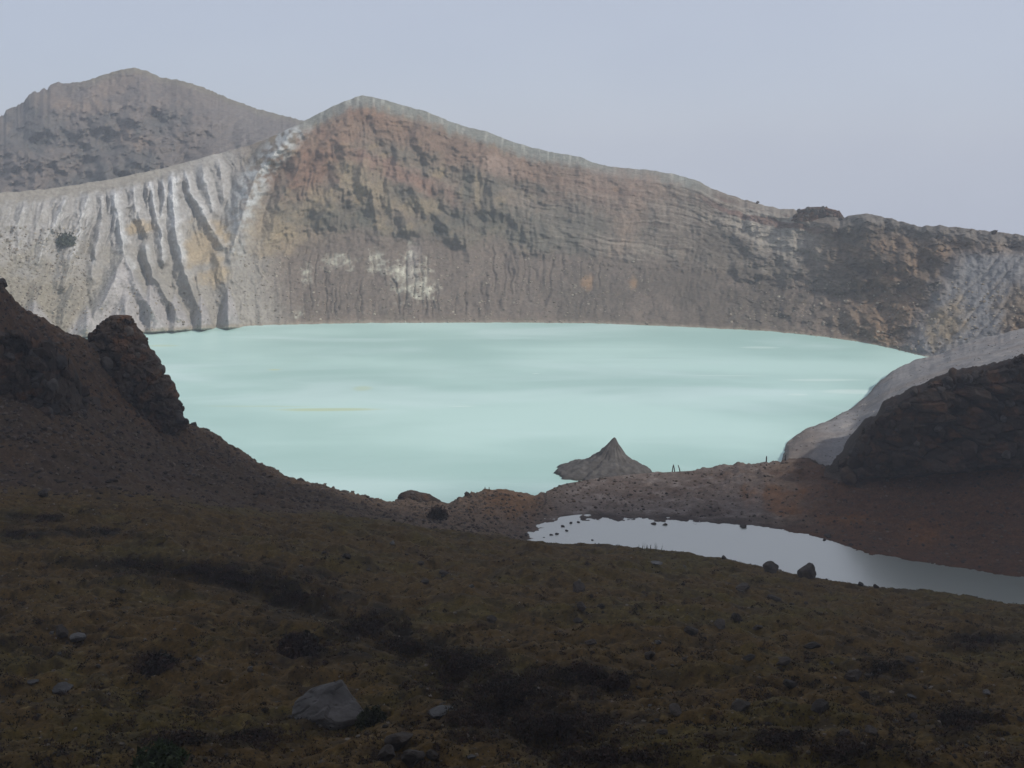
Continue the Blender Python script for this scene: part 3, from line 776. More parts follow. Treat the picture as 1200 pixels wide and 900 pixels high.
# unseen sheet below everything, added to block light from below
def disc(name, cx, cy, r, z, mat, n=64):
    v = np.array([(cx, cy, z)] + [(cx + r * math.cos(2 * math.pi * i / n), cy + r * math.sin(2 * math.pi * i / n), z) for i in range(n)])
    f = np.array([(0, 1 + i, 1 + (i + 1) % n) for i in range(n)])
    return link(name, mesh_raw(name, v, f, np.zeros((n + 1, 3)) + lin(100, 90, 80), mat), kind='structure')
disc('light_block_sheet', 0, 300, 560, -10, M_ash)

# ------------------------------------------------------------------ water
def water_mesh(name, pts, z, mat):
    me = bpy.data.meshes.new(name)
    me.from_pydata([(p[0], p[1], z) for p in pts], [], [list(range(len(pts)))])
    me.materials.append(mat); me.update()
    return link(name, me, kind='structure')

def lake_mat():
    m = bpy.data.materials.new('milky_turquoise_water'); m.use_nodes = True
    n = m.node_tree; b = n.nodes['Principled BSDF']
    b.inputs['Roughness'].default_value = 0.35
    b.inputs['IOR'].default_value = 1.33
    b.inputs['Specular IOR Level'].default_value = 0.5
    tc = n.nodes.new('ShaderNodeTexCoord')
    def noise(scale, loc=(0, 0, 0), detail=4, dist=0.0):
        mp = n.nodes.new('ShaderNodeMapping'); mp.inputs['Scale'].default_value = scale; mp.inputs['Location'].default_value = loc
        t = n.nodes.new('ShaderNodeTexNoise'); t.inputs['Scale'].default_value = 1; t.inputs['Detail'].default_value = detail
        t.inputs['Distortion'].default_value = dist
        n.links.new(tc.outputs['Object'], mp.inputs['Vector']); n.links.new(mp.outputs['Vector'], t.inputs['Vector'])
        return t.outputs['Fac']
    def ramp(fac, a, b_):
        r = n.nodes.new('ShaderNodeMapRange'); r.interpolation_type = 'SMOOTHSTEP'
        r.inputs[1].default_value = a; r.inputs[2].default_value = b_
        n.links.new(fac, r.inputs[0]); return r.outputs[0]
    def mix(fac, c1, c2, amt=1.0):
        x = n.nodes.new('ShaderNodeMix'); x.data_type = 'RGBA'
        mu = n.nodes.new('ShaderNodeMath'); mu.operation = 'MULTIPLY'; mu.inputs[1].default_value = amt
        n.links.new(fac, mu.inputs[0]); n.links.new(mu.outputs[0], x.inputs[0])
        if isinstance(c1, tuple): x.inputs[6].default_value = (*c1, 1)
        else: n.links.new(c1, x.inputs[6])
        x.inputs[7].default_value = (*c2, 1)
        return x.outputs[2]
    c = mix(ramp(noise((0.006, 0.013, 1), (3, 1, 0)), 0.38, 0.62), LAKE_A, LAKE_B)  # darker patches stand in for cloud shade on the water
    c = mix(ramp(noise((0.010, 0.028, 1), (7, 2, 0), 5, 0.6), 0.48, 0.7), c, LAKE_C, 0.5)
    c = mix(ramp(noise((0.008, 0.12, 1), (1, 9, 0), 4, 0.8), 0.62, 0.74), c, LAKE_D, 0.4)
    # yellow sulphur streaks drifting near the left of the lake
    sx = n.nodes.new('ShaderNodeSeparateXYZ'); n.links.new(tc.outputs['Object'], sx.inputs[0])
    def near(cx, cy, rx, ry, amp=3.0):
        w = n.nodes.new('ShaderNodeMath'); w.operation = 'MULTIPLY_ADD'
        n.links.new(noise((0.03, 0.03, 1), (cx, cy, 0), 3), w.inputs[0]); w.inputs[1].default_value = amp * 2; w.inputs[2].default_value = -cy - amp
        ay = n.nodes.new('ShaderNodeMath'); ay.operation = 'ADD'; n.links.new(sx.outputs[1], ay.inputs[0]); n.links.new(w.outputs[0], ay.inputs[1])
        def sq(o, k, off=0.0):
            a = n.nodes.new('ShaderNodeMath'); a.operation = 'ADD'; a.inputs[1].default_value = off; n.links.new(o, a.inputs[0])
            d = n.nodes.new('ShaderNodeMath'); d.operation = 'DIVIDE'; d.inputs[1].default_value = k; n.links.new(a.outputs[0], d.inputs[0])
            p = n.nodes.new('ShaderNodeMath'); p.operation = 'POWER'; p.inputs[1].default_value = 2; n.links.new(d.outputs[0], p.inputs[0]); return p.outputs[0]
        s = n.nodes.new('ShaderNodeMath'); s.operation = 'ADD'; n.links.new(sq(sx.outputs[0], rx, -cx), s.inputs[0]); n.links.new(sq(ay.outputs[0], ry), s.inputs[1])
        r = n.nodes.new('ShaderNodeMapRange'); r.interpolation_type = 'SMOOTHSTEP'; r.inputs[1].default_value = 1.0; r.inputs[2].default_value = 0.1
        n.links.new(s.outputs[0], r.inputs[0]); return r.outputs[0]
    def W_(px, py):
        d = float(dof(py, 0)); return float(xof(px, d, 0)), d
    for px, py, wpx, dy, amt in ((385, 480, 75, 2.6, 0.8), (322, 433, 9, 1.5, 0.9), (425, 455, 14, 5, 0.45), (190, 405, 25, 3, 0.5), (300, 476, 80, 1.2, 0.4)):
        x0, y0 = W_(px, py)
        c = mix(near(x0, y0, wpx / F * y0 * 1.03, dy, 2.0), c, LAKE_Y, amt)
    # pale foam streaks on the right
    for px, py, wpx, dy, amt in ((965, 445, 60, 2.4, 0.4), (1000, 459, 45, 5, 0.45), (890, 407, 30, 3.0, 0.4), (935, 462, 16, 1.8, 0.4), (850, 440, 60, 1.2, 0.35), (540, 476, 20, .8, 0.6), (628, 438, 5, .7, .8)):
        x0, y0 = W_(px, py)
        c = mix(near(x0, y0, wpx / F * y0 * 1.03, dy, 2.0), c, LAKE_F, amt)
    n.links.new(c, b.inputs['Base Color'])
    t = noise((0.35, 0.8, 1), (0, 0, 0), 6)
    bp = n.nodes.new('ShaderNodeBump'); bp.inputs['Strength'].default_value = 0.25; bp.inputs['Distance'].default_value = 0.25
    n.links.new(t, bp.inputs['Height']); n.links.new(bp.outputs['Normal'], b.inputs['Normal'])
    return m
LAKE_A = tuple(lin(188, 217, 208)); LAKE_B = tuple(lin(164, 196, 187)); LAKE_C = tuple(lin(206, 227, 223))
LAKE_D = tuple(lin(164, 194, 186)); LAKE_Y = tuple(lin(186, 200, 160)); LAKE_F = tuple(lin(222, 236, 228))
us = np.linspace(-215, 1410, 60)
dd = dof(pl(SHORE)(us), 0) + 14
far_pts = [(float(xof(a, b, 0)), float(b)) for a, b in zip(us, dd)]
water_mesh('lake', [(-150, 236), (110, 236), (230, 300)] + far_pts[::-1], 0.0, lake_mat())

def pond_mat():
    m = bpy.data.materials.new('still_pond_water'); m.use_nodes = True
    n = m.node_tree; b = n.nodes['Principled BSDF']
    b.inputs['Base Color'].default_value = (*lin(124, 130, 120), 1)
    b.inputs['Roughness'].default_value = 0.08
    b.inputs['IOR'].default_value = 1.33
    gl = n.nodes.new('ShaderNodeBsdfGlossy'); gl.inputs['Roughness'].default_value = 0.3; gl.inputs['Color'].default_value = (0.93, 0.90, 0.84, 1)
    ms = n.nodes.new('ShaderNodeMixShader'); ms.inputs[0].default_value = 0.45
    n.links.new(b.outputs[0], ms.inputs[1]); n.links.new(gl.outputs[0], ms.inputs[2])
    tc = n.nodes.new('ShaderNodeTexCoord')
    mp = n.nodes.new('ShaderNodeMapping'); mp.inputs['Scale'].default_value = (0.9, 2.2, 1)
    t = n.nodes.new('ShaderNodeTexNoise'); t.inputs['Scale'].default_value = 1.2; t.inputs['Detail'].default_value = 4
    n.links.new(tc.outputs['Object'], mp.inputs['Vector']); n.links.new(mp.outputs['Vector'], t.inputs['Vector'])
    bp = n.nodes.new('ShaderNodeBump'); bp.inputs['Strength'].default_value = 0.3; bp.inputs['Distance'].default_value = 0.08
    n.links.new(t.outputs['Fac'], bp.inputs['Height'])
    n.links.new(bp.outputs['Normal'], b.inputs['Normal']); n.links.new(bp.outputs['Normal'], gl.inputs['Normal'])
    n.links.new(ms.outputs[0], n.nodes['Material Output'].inputs['Surface'])
    return m
us = np.linspace(572, 1440, 44)
near_d = pl(K4, 2)(us) + 12
far_d = dof(pl(PSH)(us), POND_Z) + 3
pp = [(float(xof(a, b, POND_Z)), float(b)) for a, b in zip(us, near_d)] + [(float(xof(a, b, POND_Z)), float(b)) for a, b in zip(us[::-1], far_d[::-1])]
water_mesh('pond', pp, POND_Z, pond_mat())

# ------------------------------------------------------------------ rocks
def ico(sub):
    import bmesh
    bm = bmesh.new(); bmesh.ops.create_icosphere(bm, subdivisions=sub, radius=1)
    v = np.array([p.co[:] for p in bm.verts]); f = np.array([[q.index for q in p.verts] for p in bm.faces]); bm.free()
    return v, f
ICO = {s: ico(s) for s in (1, 2, 3, 4, 5)}

def rock_verts(seed, sub=3, stretch=(1, 1, 1), cuts=16, rough=0.06):
    r = np.random.default_rng(seed)
    v, f = ICO[sub]; v = v.copy()
    for k in range(cuts):
        n = r.normal(size=3); n /= np.linalg.norm(n)
        h = r.uniform(0.55, 0.9)
        s = v @ n
        v = v - np.outer(np.maximum(s - h, 0), n)
    a = seed * 1.7
    nn = fbm(v[:, 0] * 2.1 + a, v[:, 1] * 2.1 + v[:, 2] * 1.3, 4, 200) + fbm(v[:, 2] * 2.4 + a, v[:, 0] * 1.1 - v[:, 1], 3, 205)
    v = v * (1 + rough * nn)[:, None] * np.asarray(stretch)
    return v, f

def rock_mesh(name, seed, mat, sub=3, stretch=(1, 1, 1), cuts=16, rough=0.06, flat=True):
    v, f = rock_verts(seed, sub, stretch, cuts, rough)
    return mesh_raw(name, v, f, None, mat, not flat)

DARK_PROTO = [rock_mesh('boulder', 300 + i, M_darkb, 3, (1, 0.9, 0.72), 15, 0.09) for i in range(7)]
LAVA_PROTO = [rock_mesh('rock', 340 + i, M_dark, 2, (1, 0.95, 0.85), 12, 0.10) for i in range(8)]
SHARP_PROTO = [rock_mesh('rock', 360 + i, M_dark, 2, (1, 0.9, 1.25), 7, 0.06) for i in range(6)]
PALE_PROTO = [rock_mesh('boulder', 320 + i, M_grey, 3, (1, 0.9, 0.6), 15, 0.07) for i in range(4)]

def put(name, me, loc, s, rot=None, parent=None, **kw):
    o = link(name, me, parent, **kw)
    o.location = loc; o.scale = (s, s, s) if np.isscalar(s) else s
    o.rotation_euler = rot if rot is not None else (random.uniform(-.3, .3), random.uniform(-.3, .3), random.uniform(0, 6.28))
    return o

def boulder_at(px, py, wpx, me, label, cat='boulder', group=None, sink=0.36, name='boulder', flat=None):
    p = hit(px, py + wpx * 0.3)[0]
    s = wpx / 2 * math.hypot(p[1], 0) * 1.05 / F
    sc_ = (s, s, s) if flat is None else (s, s, s * flat)
    return put(name, me, (p[0], p[1] + s * 0.3, p[2] + s * (0.62 - sink) * (flat or 1)), sc_, None, None, label=label, cat=cat, group=group)

# --- blocky faces
def blocky(X, Y, Z, nx, ny, nz, amp, scale, seed):
    """push a surface in and out by cells, like jointed lava"""
    a = (X + 0.6 * Y) / scale; b = (Z * 1.0 + 0.35 * Y) / scale
    f1, e1, v1 = cells(a + 0.3 * fbm(a, b, 2, seed), b, seed)
    f2, e2, v2 = cells(a * 2.3, b * 2.3, seed + 3)
    w = amp * ((v1 - 0.5) * 0.9 - 0.3 * (1 - sstep(0, 0.16, e1)) + 0.6 * (v2 - 0.5) - 0.25 * (1 - sstep(0, 0.15, e2))) + amp * 0.9 * fbm(a * .8, b * .8, 5, seed + 9)
    return X + nx * w, Y + ny * w, Z + nz * w, (e1, v1, e2, v2)

def lava_col(info, X, Z, seed, base=lin(64, 53, 44)):
    e1, v1, e2, v2 = info
    c = np.zeros(X.shape + (3,)) + base
    c = c * (0.55 + 0.55 * v1 + 0.5 * (v2 - 0.5) + 0.35 * fbm(X / 1.6, Z / 1.3, 4, seed + 5))[..., None]
    c = mixc(c, sstep(0.0, 0.4, fbm(X / 4, Z / 3, 4, seed)) * 0.55, lin(98, 68, 46))
    c = mixc(c, (1 - sstep(0.0, 0.07, e1)) * 0.25, lin(34, 29, 26))
    return c

M_face = ground_mat('jointed_lava', ((0.6, 0.25), (2.5, 0.3)), ((0.9, 0.8, 0.5), (3.5, 0.6, 0.12)))

def ring_rock(rows, d0, depth, seed, amp, scale, lean=0.0, na=120, nr=90, base=lin(64, 53, 44)):
    """closed standing rock from its left and right edge at several heights"""
    rows = sorted(rows, key=lambda r: -r[0])
    pys = np.array([r[0] for r in rows], float)
    t = np.linspace(0, 1, nr); pyq = pys[0] + (pys[-1] - pys[0]) * t
    L = np.interp(-pyq, -pys, [r[1] for r in rows]); R = np.interp(-pyq, -pys, [r[2] for r in rows])
    a = np.linspace(0, 2 * math.pi, na, endpoint=False)
    zc = zof(600, pyq, d0)
    cx = xof((L + R) / 2, d0, zc); hw = (R - L) / 2 / F * (d0 * cp + (CZ - zc) * sp)
    ca = np.sign(np.cos(a)) * np.abs(np.cos(a)) ** 0.8; sa = np.sign(np.sin(a)) * np.abs(np.sin(a)) ** 0.8
    X = cx[:, None] + hw[:, None] * ca[None]; Y = d0 + np.minimum(hw, depth)[:, None] * sa[None] * 0.9 + lean * t[:, None]; Z = zc[:, None] + 0 * X
    X, Y, Z, info = blocky(X, Y, Z, ca[None] + 0 * X, sa[None] + 0 * X, 0.15, amp, scale, seed)
    col = lava_col(info, X, Z, seed, base)
    # close the top
    X = np.concatenate([X, np.full((1, na), X[-1].mean())]); Y = np.concatenate([Y, np.full((1, na), Y[-1].mean())]); Z = np.concatenate([Z, np.full((1, na), Z[-1].max() + .2)])
    col = np.concatenate([col, col[-1:]])
    return X, Y, Z, col

M_facet = rock_mat('grey_lit_facet', lin(70, 65, 61), 0.45, 0.8, 0.3, (1.05, 1.0, 0.95))  # lighter grey lava, its tone standing in for lit facets
FACET_PROTO = [rock_mesh('rock', 380 + i, M_facet, 2, (1, 0.9, 1.15), 8, 0.07) for i in range(4)]
def stud(parent, pts, smin, smax, name='rock', protos=LAVA_PROTO):
    if protos is LAVA_PROTO: protos = LAVA_PROTO + FACET_PROTO
    for p in pts:
        s = random.uniform(smin, smax)
        put(name, random.choice(protos), p, (s * random.uniform(.8, 1.3), s, s * random.uniform(.7, 1.2)),
            (random.uniform(0, 6), random.uniform(0, 6), random.uniform(0, 6)), parent)

def thing_mesh(name, me, label, cat, parent_loc, group=None):
    return empty(name, parent_loc, label, cat, group)

def child_grid(root, name, X, Y, Z, col, mat, wrap=False):
    l = root.location
    return link(name, mesh_from_grid(name, X - l.x, Y - l.y, Z - l.z, col, mat, False, wrap), root)

# pinnacle on the left spur
rows = [(505, 128, 214), (492, 120, 216), (480, 114, 211), (460, 109, 200), (440, 108, 190), (420, 110, 182), (405, 112, 174), (392, 114, 165), (382, 117, 159), (375, 122, 154), (370.5, 130, 148)]
X, Y, Z, col = ring_rock(rows, 205, 9, 401, 1.0, 2.6)
root = empty('rock_pinnacle', (float(X[0].mean()), 205, float(Z[0].min())), 'tall dark rock pinnacle standing up at the edge of the left slope against the lake', 'rock pinnacle')
child_grid(root, 'spire', X, Y, Z, col, M_face, True)
pts = []
for k in range(70):
    i = random.randrange(3, 88); j = random.choice([q for q in range(120) if math.sin(2 * math.pi * q / 120) < 0.35])
    pts.append((X[i, j] - root.location.x, Y[i, j] - root.location.y, Z[i, j] - root.location.z))
stud(root, pts, 0.55, 1.35)

def face_patch(u0, u1, bot, top, dfun, seed, amp, scale, back=10, nu=200, nv=110):
    u = np.linspace(u0, u1, nu); v = np.linspace(0, 1, nv)[:, None]
    tp = pl(top)(u) + 4.0 + 2.5 * fbm(u / 9, u * 0, 3, seed + 1) - 7.0 * (_h(np.floor(u / 13 + 0.3 * np.sin(u)).astype(int), 3, seed) / 4096 - 0.5)
    py = pl(bot)(u)[None] + (tp - pl(bot)(u))[None] * v
    px = np.broadcast_to(u[None], py.shape)
    d = dfun(u)[None] + 0 * py + 5 * v
    z = zof(px, py, d); x = xof(px, d, z)
    env = sstep(0, 0.12, v) * sstep(0, 0.04, (px - u0) / (u1 - u0)) * sstep(0, 0.04, (u1 - px) / (u1 - u0))
    x2, y2, z2, info = blocky(x, d, z, 0.25, -1.0, 0.12, amp, scale, seed)
    x = x + (x2 - x) * env; d = d + (y2 - d) * env + (1 - env) * 5.0; z = z + (z2 - z) * env
    col = lava_col(info, x, z, seed)
    bd = d[-1][None] + np.array([1.5, back])[:, None]; bz = z[-1][None] + np.array([0.4, -2.0])[:, None]
    bx = x[-1][None] * bd / d[-1][None]
    return np.concatenate([x, bx]), np.concatenate([d, bd]), np.concatenate([z, bz]), np.concatenate([col, col[-1:], col[-1:]])

# dark lava cliff on the right
X, Y, Z, col = face_patch(972, 1330, [(972, 566), (1050, 568), (1100, 566), (1150, 560), (1200, 556), (1330, 545)],
                          [(972, 556), (985, 545), (1000, 523), (1008, 507), (1018, 502), (1028, 500), (1031, 482), (1055, 472), (1068, 462), (1072, 456), (1100, 447), (1125, 440), (1150, 436), (1175, 429), (1200, 419), (1330, 392)],
                          pl([(972, 258), (1000, 254), (1050, 249), (1100, 245), (1200, 240), (1330, 235)]), 411, 3.8, 7.5, nu=320)
root = empty('lava_cliff', (float(X[0, 120]), float(Y[0, 120]), float(Z[0, 120])), 'broad dark lava cliff on the right slope above the silver pond', 'rock outcrop')
child_grid(root, 'rock_face', X, Y, Z, col, M_face)
pts = []
for k in range(120):
    i = random.randrange(5, 109) if k % 3 else random.randrange(100, 111); j = random.randrange(20, 240)
    pts.append((X[i, j] - root.location.x, Y[i, j] - root.location.y - 0.2, Z[i, j] - root.location.z))
stud(root, pts[:70], 0.5, 1.5); stud(root, [(a, b + 1.2, c) for a, b, c in pts[70:] if c < 12], 1.2, 2.6, protos=SHARP_PROTO)
for px_, py_, w_ in ((1014, 514, 15), (1032, 492, 12), (1072, 459, 9), (1110, 446, 10), (1150, 436, 9), (1130, 441, 8), (1182, 428, 10), (1042, 480, 9), (1000, 530, 14), (1055, 474, 8), (1090, 452, 9)):
    d_ = float(np.interp(px_, [972, 1000, 1050, 1100, 1200, 1330], [258, 254, 249, 245, 240, 235])) + 4; z_ = float(zof(px_, py_, d_)); s_ = w_ / 2 / F * d_ * 1.0
    stud(root, [(float(xof(px_, d_, z_)) - root.location.x, d_ - root.location.y, z_ - root.location.z)], s_, s_ * 1.2)

# dark outcrop on the left spur
X, Y, Z, col = face_patch(-70, 108, [(-70, 500), (0, 505), (50, 512), (90, 515), (108, 490)],
                          [(-70, 350), (0, 385), (30, 392), (60, 402), (85, 425), (100, 460), (108, 478)],
                          pl([(-70, 160), (0, 163), (60, 166), (108, 178)]), 421, 1.3, 3.2, nu=180)
root = empty('rock_outcrop', (float(X[0, 90]), float(Y[0, 90]), float(Z[0, 90])), 'dark jointed rock outcrop on the left slope, left of the tall pinnacle', 'rock outcrop')
child_grid(root, 'rock_face', X, Y, Z, col, M_face)
pts = []
for k in range(80):
    i = random.randrange(4, 111); j = random.randrange(6, 172)
    pts.append((X[i, j] - root.location.x, Y[i, j] - root.location.y - 0.1, Z[i, j] - root.location.z))
stud(root, pts, 0.5, 1.25)

# hump of dark rock on the shore ridge
X, Y, Z, col = ring_rock([(616, 480, 536), (608, 474, 534), (600, 470, 530), (592, 466, 524), (586, 465, 512), (580, 469, 499), (576.5, 474, 488)], 246, 4, 431, 0.6, 1.6, na=80, nr=40)
root = empty('rock_hump', (float(X[0].mean()), 246, float(Z[0].min())), 'low black rock hump on the bare ridge by the near lake shore', 'rock outcrop')
child_grid(root, 'rock_face', X, Y, Z, col, M_face, True)
pts = [(X[i, j] - root.location.x, Y[i, j] - root.location.y, Z[i, j] - root.location.z) for i, j in ((random.randrange(2, 40), random.randrange(38, 82) % 80) for _ in range(22))]
stud(root, pts, 0.3, 0.7)

# ledge and knobs on the crater rim
w = wall_at(958, 251)
X, Y, Z, col = ring_rock([(259, 928, 990), (254, 932, 988), (249, 936, 984), (246, 940, 978), (243, 950, 968)], float(w[1]) - 2, 6, 441, 1.6, 4.0, na=80, nr=24, base=lin(84, 66, 56))
root = empty('rim_ledge', (float(X[0].mean()), float(Y[0].mean()), float(Z[0].min())), 'dark reddish rock ledge capping the far crater rim on the right', 'rock ledge')
child_grid(root, 'rock_face', X, Y, Z, col, M_face, True)
pts = [(X[i, j] - root.location.x, Y[i, j] - root.location.y, Z[i, j] - root.location.z) for i, j in ((random.randrange(2, 24), random.randrange(38, 82) % 80) for _ in range(20))]
stud(root, pts, 0.8, 2.0)

for px, py, wpx, lab in ((887, 236, 5, 'tiny dark knob of rock on the far rim left of the reddish ledge'),
                         (1164, 271, 9, 'small dark boulder standing alone on the right crater rim'),
                         (985, 250, 8, 'pointed dark knob at the right end of the reddish rim ledge')):
    p = wall_at(px, py + 2)
    s = wpx / 2 / F * p[1]
    put('boulder', DARK_PROTO[int(px) % 7], (p[0], p[1] - 1, p[2] + s * 0.3), s, None, None, label=lab, cat='boulder')

# ------------------------------------------------------------------ boulders, one by one
B = [  # px, py, width px, pale?, label
    (677, 688, 20, 0, 'dark boulder on the mossy slope, highest of a short vertical row of three'),
    (680, 711, 17, 0, 'middle dark boulder of a short vertical row of three on the mossy slope'),
    (677, 727, 15, 0, 'lowest dark boulder of a short vertical row of three on the mossy slope'),
    (704, 710, 11, 0, 'small greyish boulder just right of the row of three on the mossy slope'),
    (694, 750, 18, 0, 'low dark boulder below the row of three on the mossy slope'),
    (577, 726, 16, 0, 'rounded dark boulder alone above the large black scrub patch'),
    (497, 680, 14, 0, 'grey tilted stone on the mossy slope below the black shore hump'),
    (520, 671, 15, 0, 'dark stone right of the grey tilted one below the black shore hump'),
    (553, 686, 9, 1, 'small pale brown stone on the mossy slope above the scrub'),
    (762, 768, 18, 0, 'dark wedge shaped boulder right of the black scrub patch'),
    (771, 752, 10, 1, 'small pale stone just above the dark wedge shaped boulder'),
    (770, 658, 18, 1, 'pale flat stone near the slope edge below the pond grass tuft'),
    (407, 654, 13, 0, 'dark stone at the upper left of the mossy slope under the bare ridge'),
    (460, 637, 9, 1, 'small pale stone high on the moss under the shore ridge'),
    (493, 660, 9, 0, 'little dark stone high on the moss under the black shore hump'),
    (575, 845, 12, 0, 'dark stone lying inside the large black scrub patch'),
    (553, 888, 14, 1, 'pale stone at the bottom edge below the black scrub patch'),
    (793, 830, 26, 0, 'broad dark boulder right of the lower end of the scrub patch'),
    (777, 855, 16, 0, 'dark stone below the broad boulder right of the scrub patch'),
    (868, 824, 32, 0, 'large dark three sided boulder on the lower right mossy slope'),
    (872, 686, 22, 0, 'dark low boulder on the moss below the two rocks at the pond edge'),
    (907, 698, 20, 0, 'flat dark boulder on the moss below the largest pond edge rock'),
    (863, 724, 17, 0, 'upright dark boulder, right one of a pair on the right mossy slope'),
    (845, 733, 20, 0, 'flat dark boulder, left one of a pair on the right mossy slope'),
    (810, 738, 20, 0, 'broken dark stones lump on the moss left of the boulder pair'),
    (888, 736, 16, 0, 'low dark boulder right of the boulder pair on the right mossy slope'),
    (877, 770, 20, 0, 'dark boulder in the middle of the right mossy slope, left of a flat one'),
    (918, 773, 22, 0, 'flat dark boulder in the middle of the right mossy slope'),
    (927, 801, 20, 0, 'dark boulder up right of the large three sided boulder'),
    (953, 753, 24, 0, 'long low dark rock on the right mossy slope above the scrub'),
    (1067, 772, 15, 0, 'greyish boulder at the right end of a scrub clump on the right slope'),
    (1000, 790, 26, 0, 'wide dark boulder on the left edge of a scrub clump on the right slope'),
    (1013, 813, 16, 0, 'dark stone under the wide boulder by the scrub clump'),
    (1070, 818, 13, 1, 'pale flat stone on the lower right slope'),
    (1073, 838, 14, 0, 'slanting dark stone under a pale flat one on the lower right slope'),
    (1020, 854, 20, 0, 'dark boulder low on the right slope, right one of two'),
    (987, 859, 20, 0, 'dark boulder low on the right slope, left one of two'),
    (960, 830, 26, 0, 'broad dark boulder right of the large three sided boulder'),
    (1158, 809, 12, 1, 'small pale stone near the right edge of the picture on the moss'),
    (948, 668, 30, 0, 'largest dark rock standing at the pond edge on the right'),
    (905, 664, 24, 0, 'dark rock at the pond edge just left of the largest one'),
    (848, 653, 8, 0, 'small dark stone at the near pond edge left of the two rocks'),
    (1009, 684, 9, 0, 'small dark stone at the near pond edge right of the largest rock, first of two'),
    (1026, 687, 8, 0, 'small dark stone at the near pond edge right of the largest rock, second of two'),
    (638, 630, 5, 0, 'tiny dark stone at the left tip of the pond'),
    (680, 634, 6, 0, 'tiny dark stone at the near pond edge below the grass covered tip'),
    (72, 737, 22, 0, 'dark rock with a pale one leaning beside it on the left slope'),
    (90, 748, 22, 1, 'pale grey upright rock on the left slope beside a dark one'),
    (72, 800, 34, 1, 'pale flat slab on the moss in the lower left'),
    (37, 798, 16, 1, 'pale small rock left of the pale flat slab in the lower left'),
    (233, 774, 10, 1, 'small pale splinter of rock in the middle of the left mossy slope'),
    (517, 828, 42, 1, 'low broad mossy grey slab inside the black scrub patch'),
    (50, 577, 17, 0, 'round dark boulder at the foot of the bare left slope'),
]
for i, (px, py, w, pale, lab) in enumerate(B):
    me = PALE_PROTO[i % 4] if pale else DARK_PROTO[i % 7]
    boulder_at(px, py, w, me, lab, flat=0.55 if ('flat' in lab or 'slab' in lab or 'low' in lab) else None)

# the big grey boulder in the foreground
M_big = rock_mat('fissured_grey_rock', lin(82, 78, 74), 0.65, 0.5, 0.4, (1.0, 1.0, 1.0))
p = hit(390, 845)[0]
k = p[1] / F * 1.06
v, f = rock_verts(611, 5, (1, 0.8, 0.62), 9, 0.05)
v[:, 2] -= 0.34 * np.clip(-v[:, 0] - 0.1, 0, 1)                     # long slope to the left
v[:, 2] += 0.10 * np.sin(v[:, 0] * 5 + v[:, 1] * 3) * (v[:, 0] > 0)
f1, e1, v1 = cells((v[:, 0] - 0.9 * v[:, 2]) * 2.6, v[:, 1] * 1.5 + v[:, 2] * 1.0, 612)
v = v * (1 - 0.05 * (1 - sstep(0, 0.08, e1)) + 0.06 * (v1 - 0.5))[:, None]
me = mesh_raw('boulder', v, f, None, M_big, False)
put('boulder', me, (p[0], p[1] + 1.0, p[2] + 0.35 * 46 * k * .6), (54 * k, 42 * k, 44 * k), (0.05, 0.06, -0.15), None,
    label='big pale grey fissured boulder in the foreground, largest stone on the mossy slope', cat='boulder')
# pile of dark rocks at the bottom edge
for i, (px, py, w, lab) in enumerate(((468, 868, 40, 'top dark rock of the rock pile at the bottom edge'),
                                      (484, 888, 34, 'rounded front rock of the rock pile at the bottom edge'),
                                      (506, 886, 20, 'small right rock of the rock pile at the bottom edge'),
                                      (452, 884, 30, 'left rock of the rock pile at the bottom edge'))):
    boulder_at(px, py, w, DARK_PROTO[(i + 2) % 7], lab, group='rock pile at the bottom edge', sink=0.15)

# rocks standing in the pond
for i, (px, py, w, lab) in enumerate((
        (646, 627, 5, None), (653, 626, 6, None), (660, 617, 6, None), (664, 622, 5, None), (669, 613, 6, None), (678, 612, 5, None), (694, 633, 4, None),
        (766, 614, 7, 'left one of two little rocks at the far edge of the pond'), (779, 615, 7, 'right one of two little rocks at the far edge of the pond'),
        (870, 617, 11, 'dark rock alone in the pond near its far bank'), (970, 629, 12, 'flat dark rock off the far right pond bank'),
        (966, 633, 6, 'tiny rock just below the flat one off the far right pond bank'), (997, 639, 8, 'small dark rock in the pond, farthest right'))):
    d = float(dof(py, POND_Z)); x = float(xof(px, d, POND_Z)); s = w / 2 / F * d * 1.1
    put('pond_rock', DARK_PROTO[i % 7], (x, d, POND_Z + 0.05 * s), (s, s, s * 0.75), (0, 0, i * 1.3), None,
        label=lab or 'tiny dark rock in the water at the left tip of the pond', cat='rock', group=None if lab else 'rocks at the left tip of the pond')

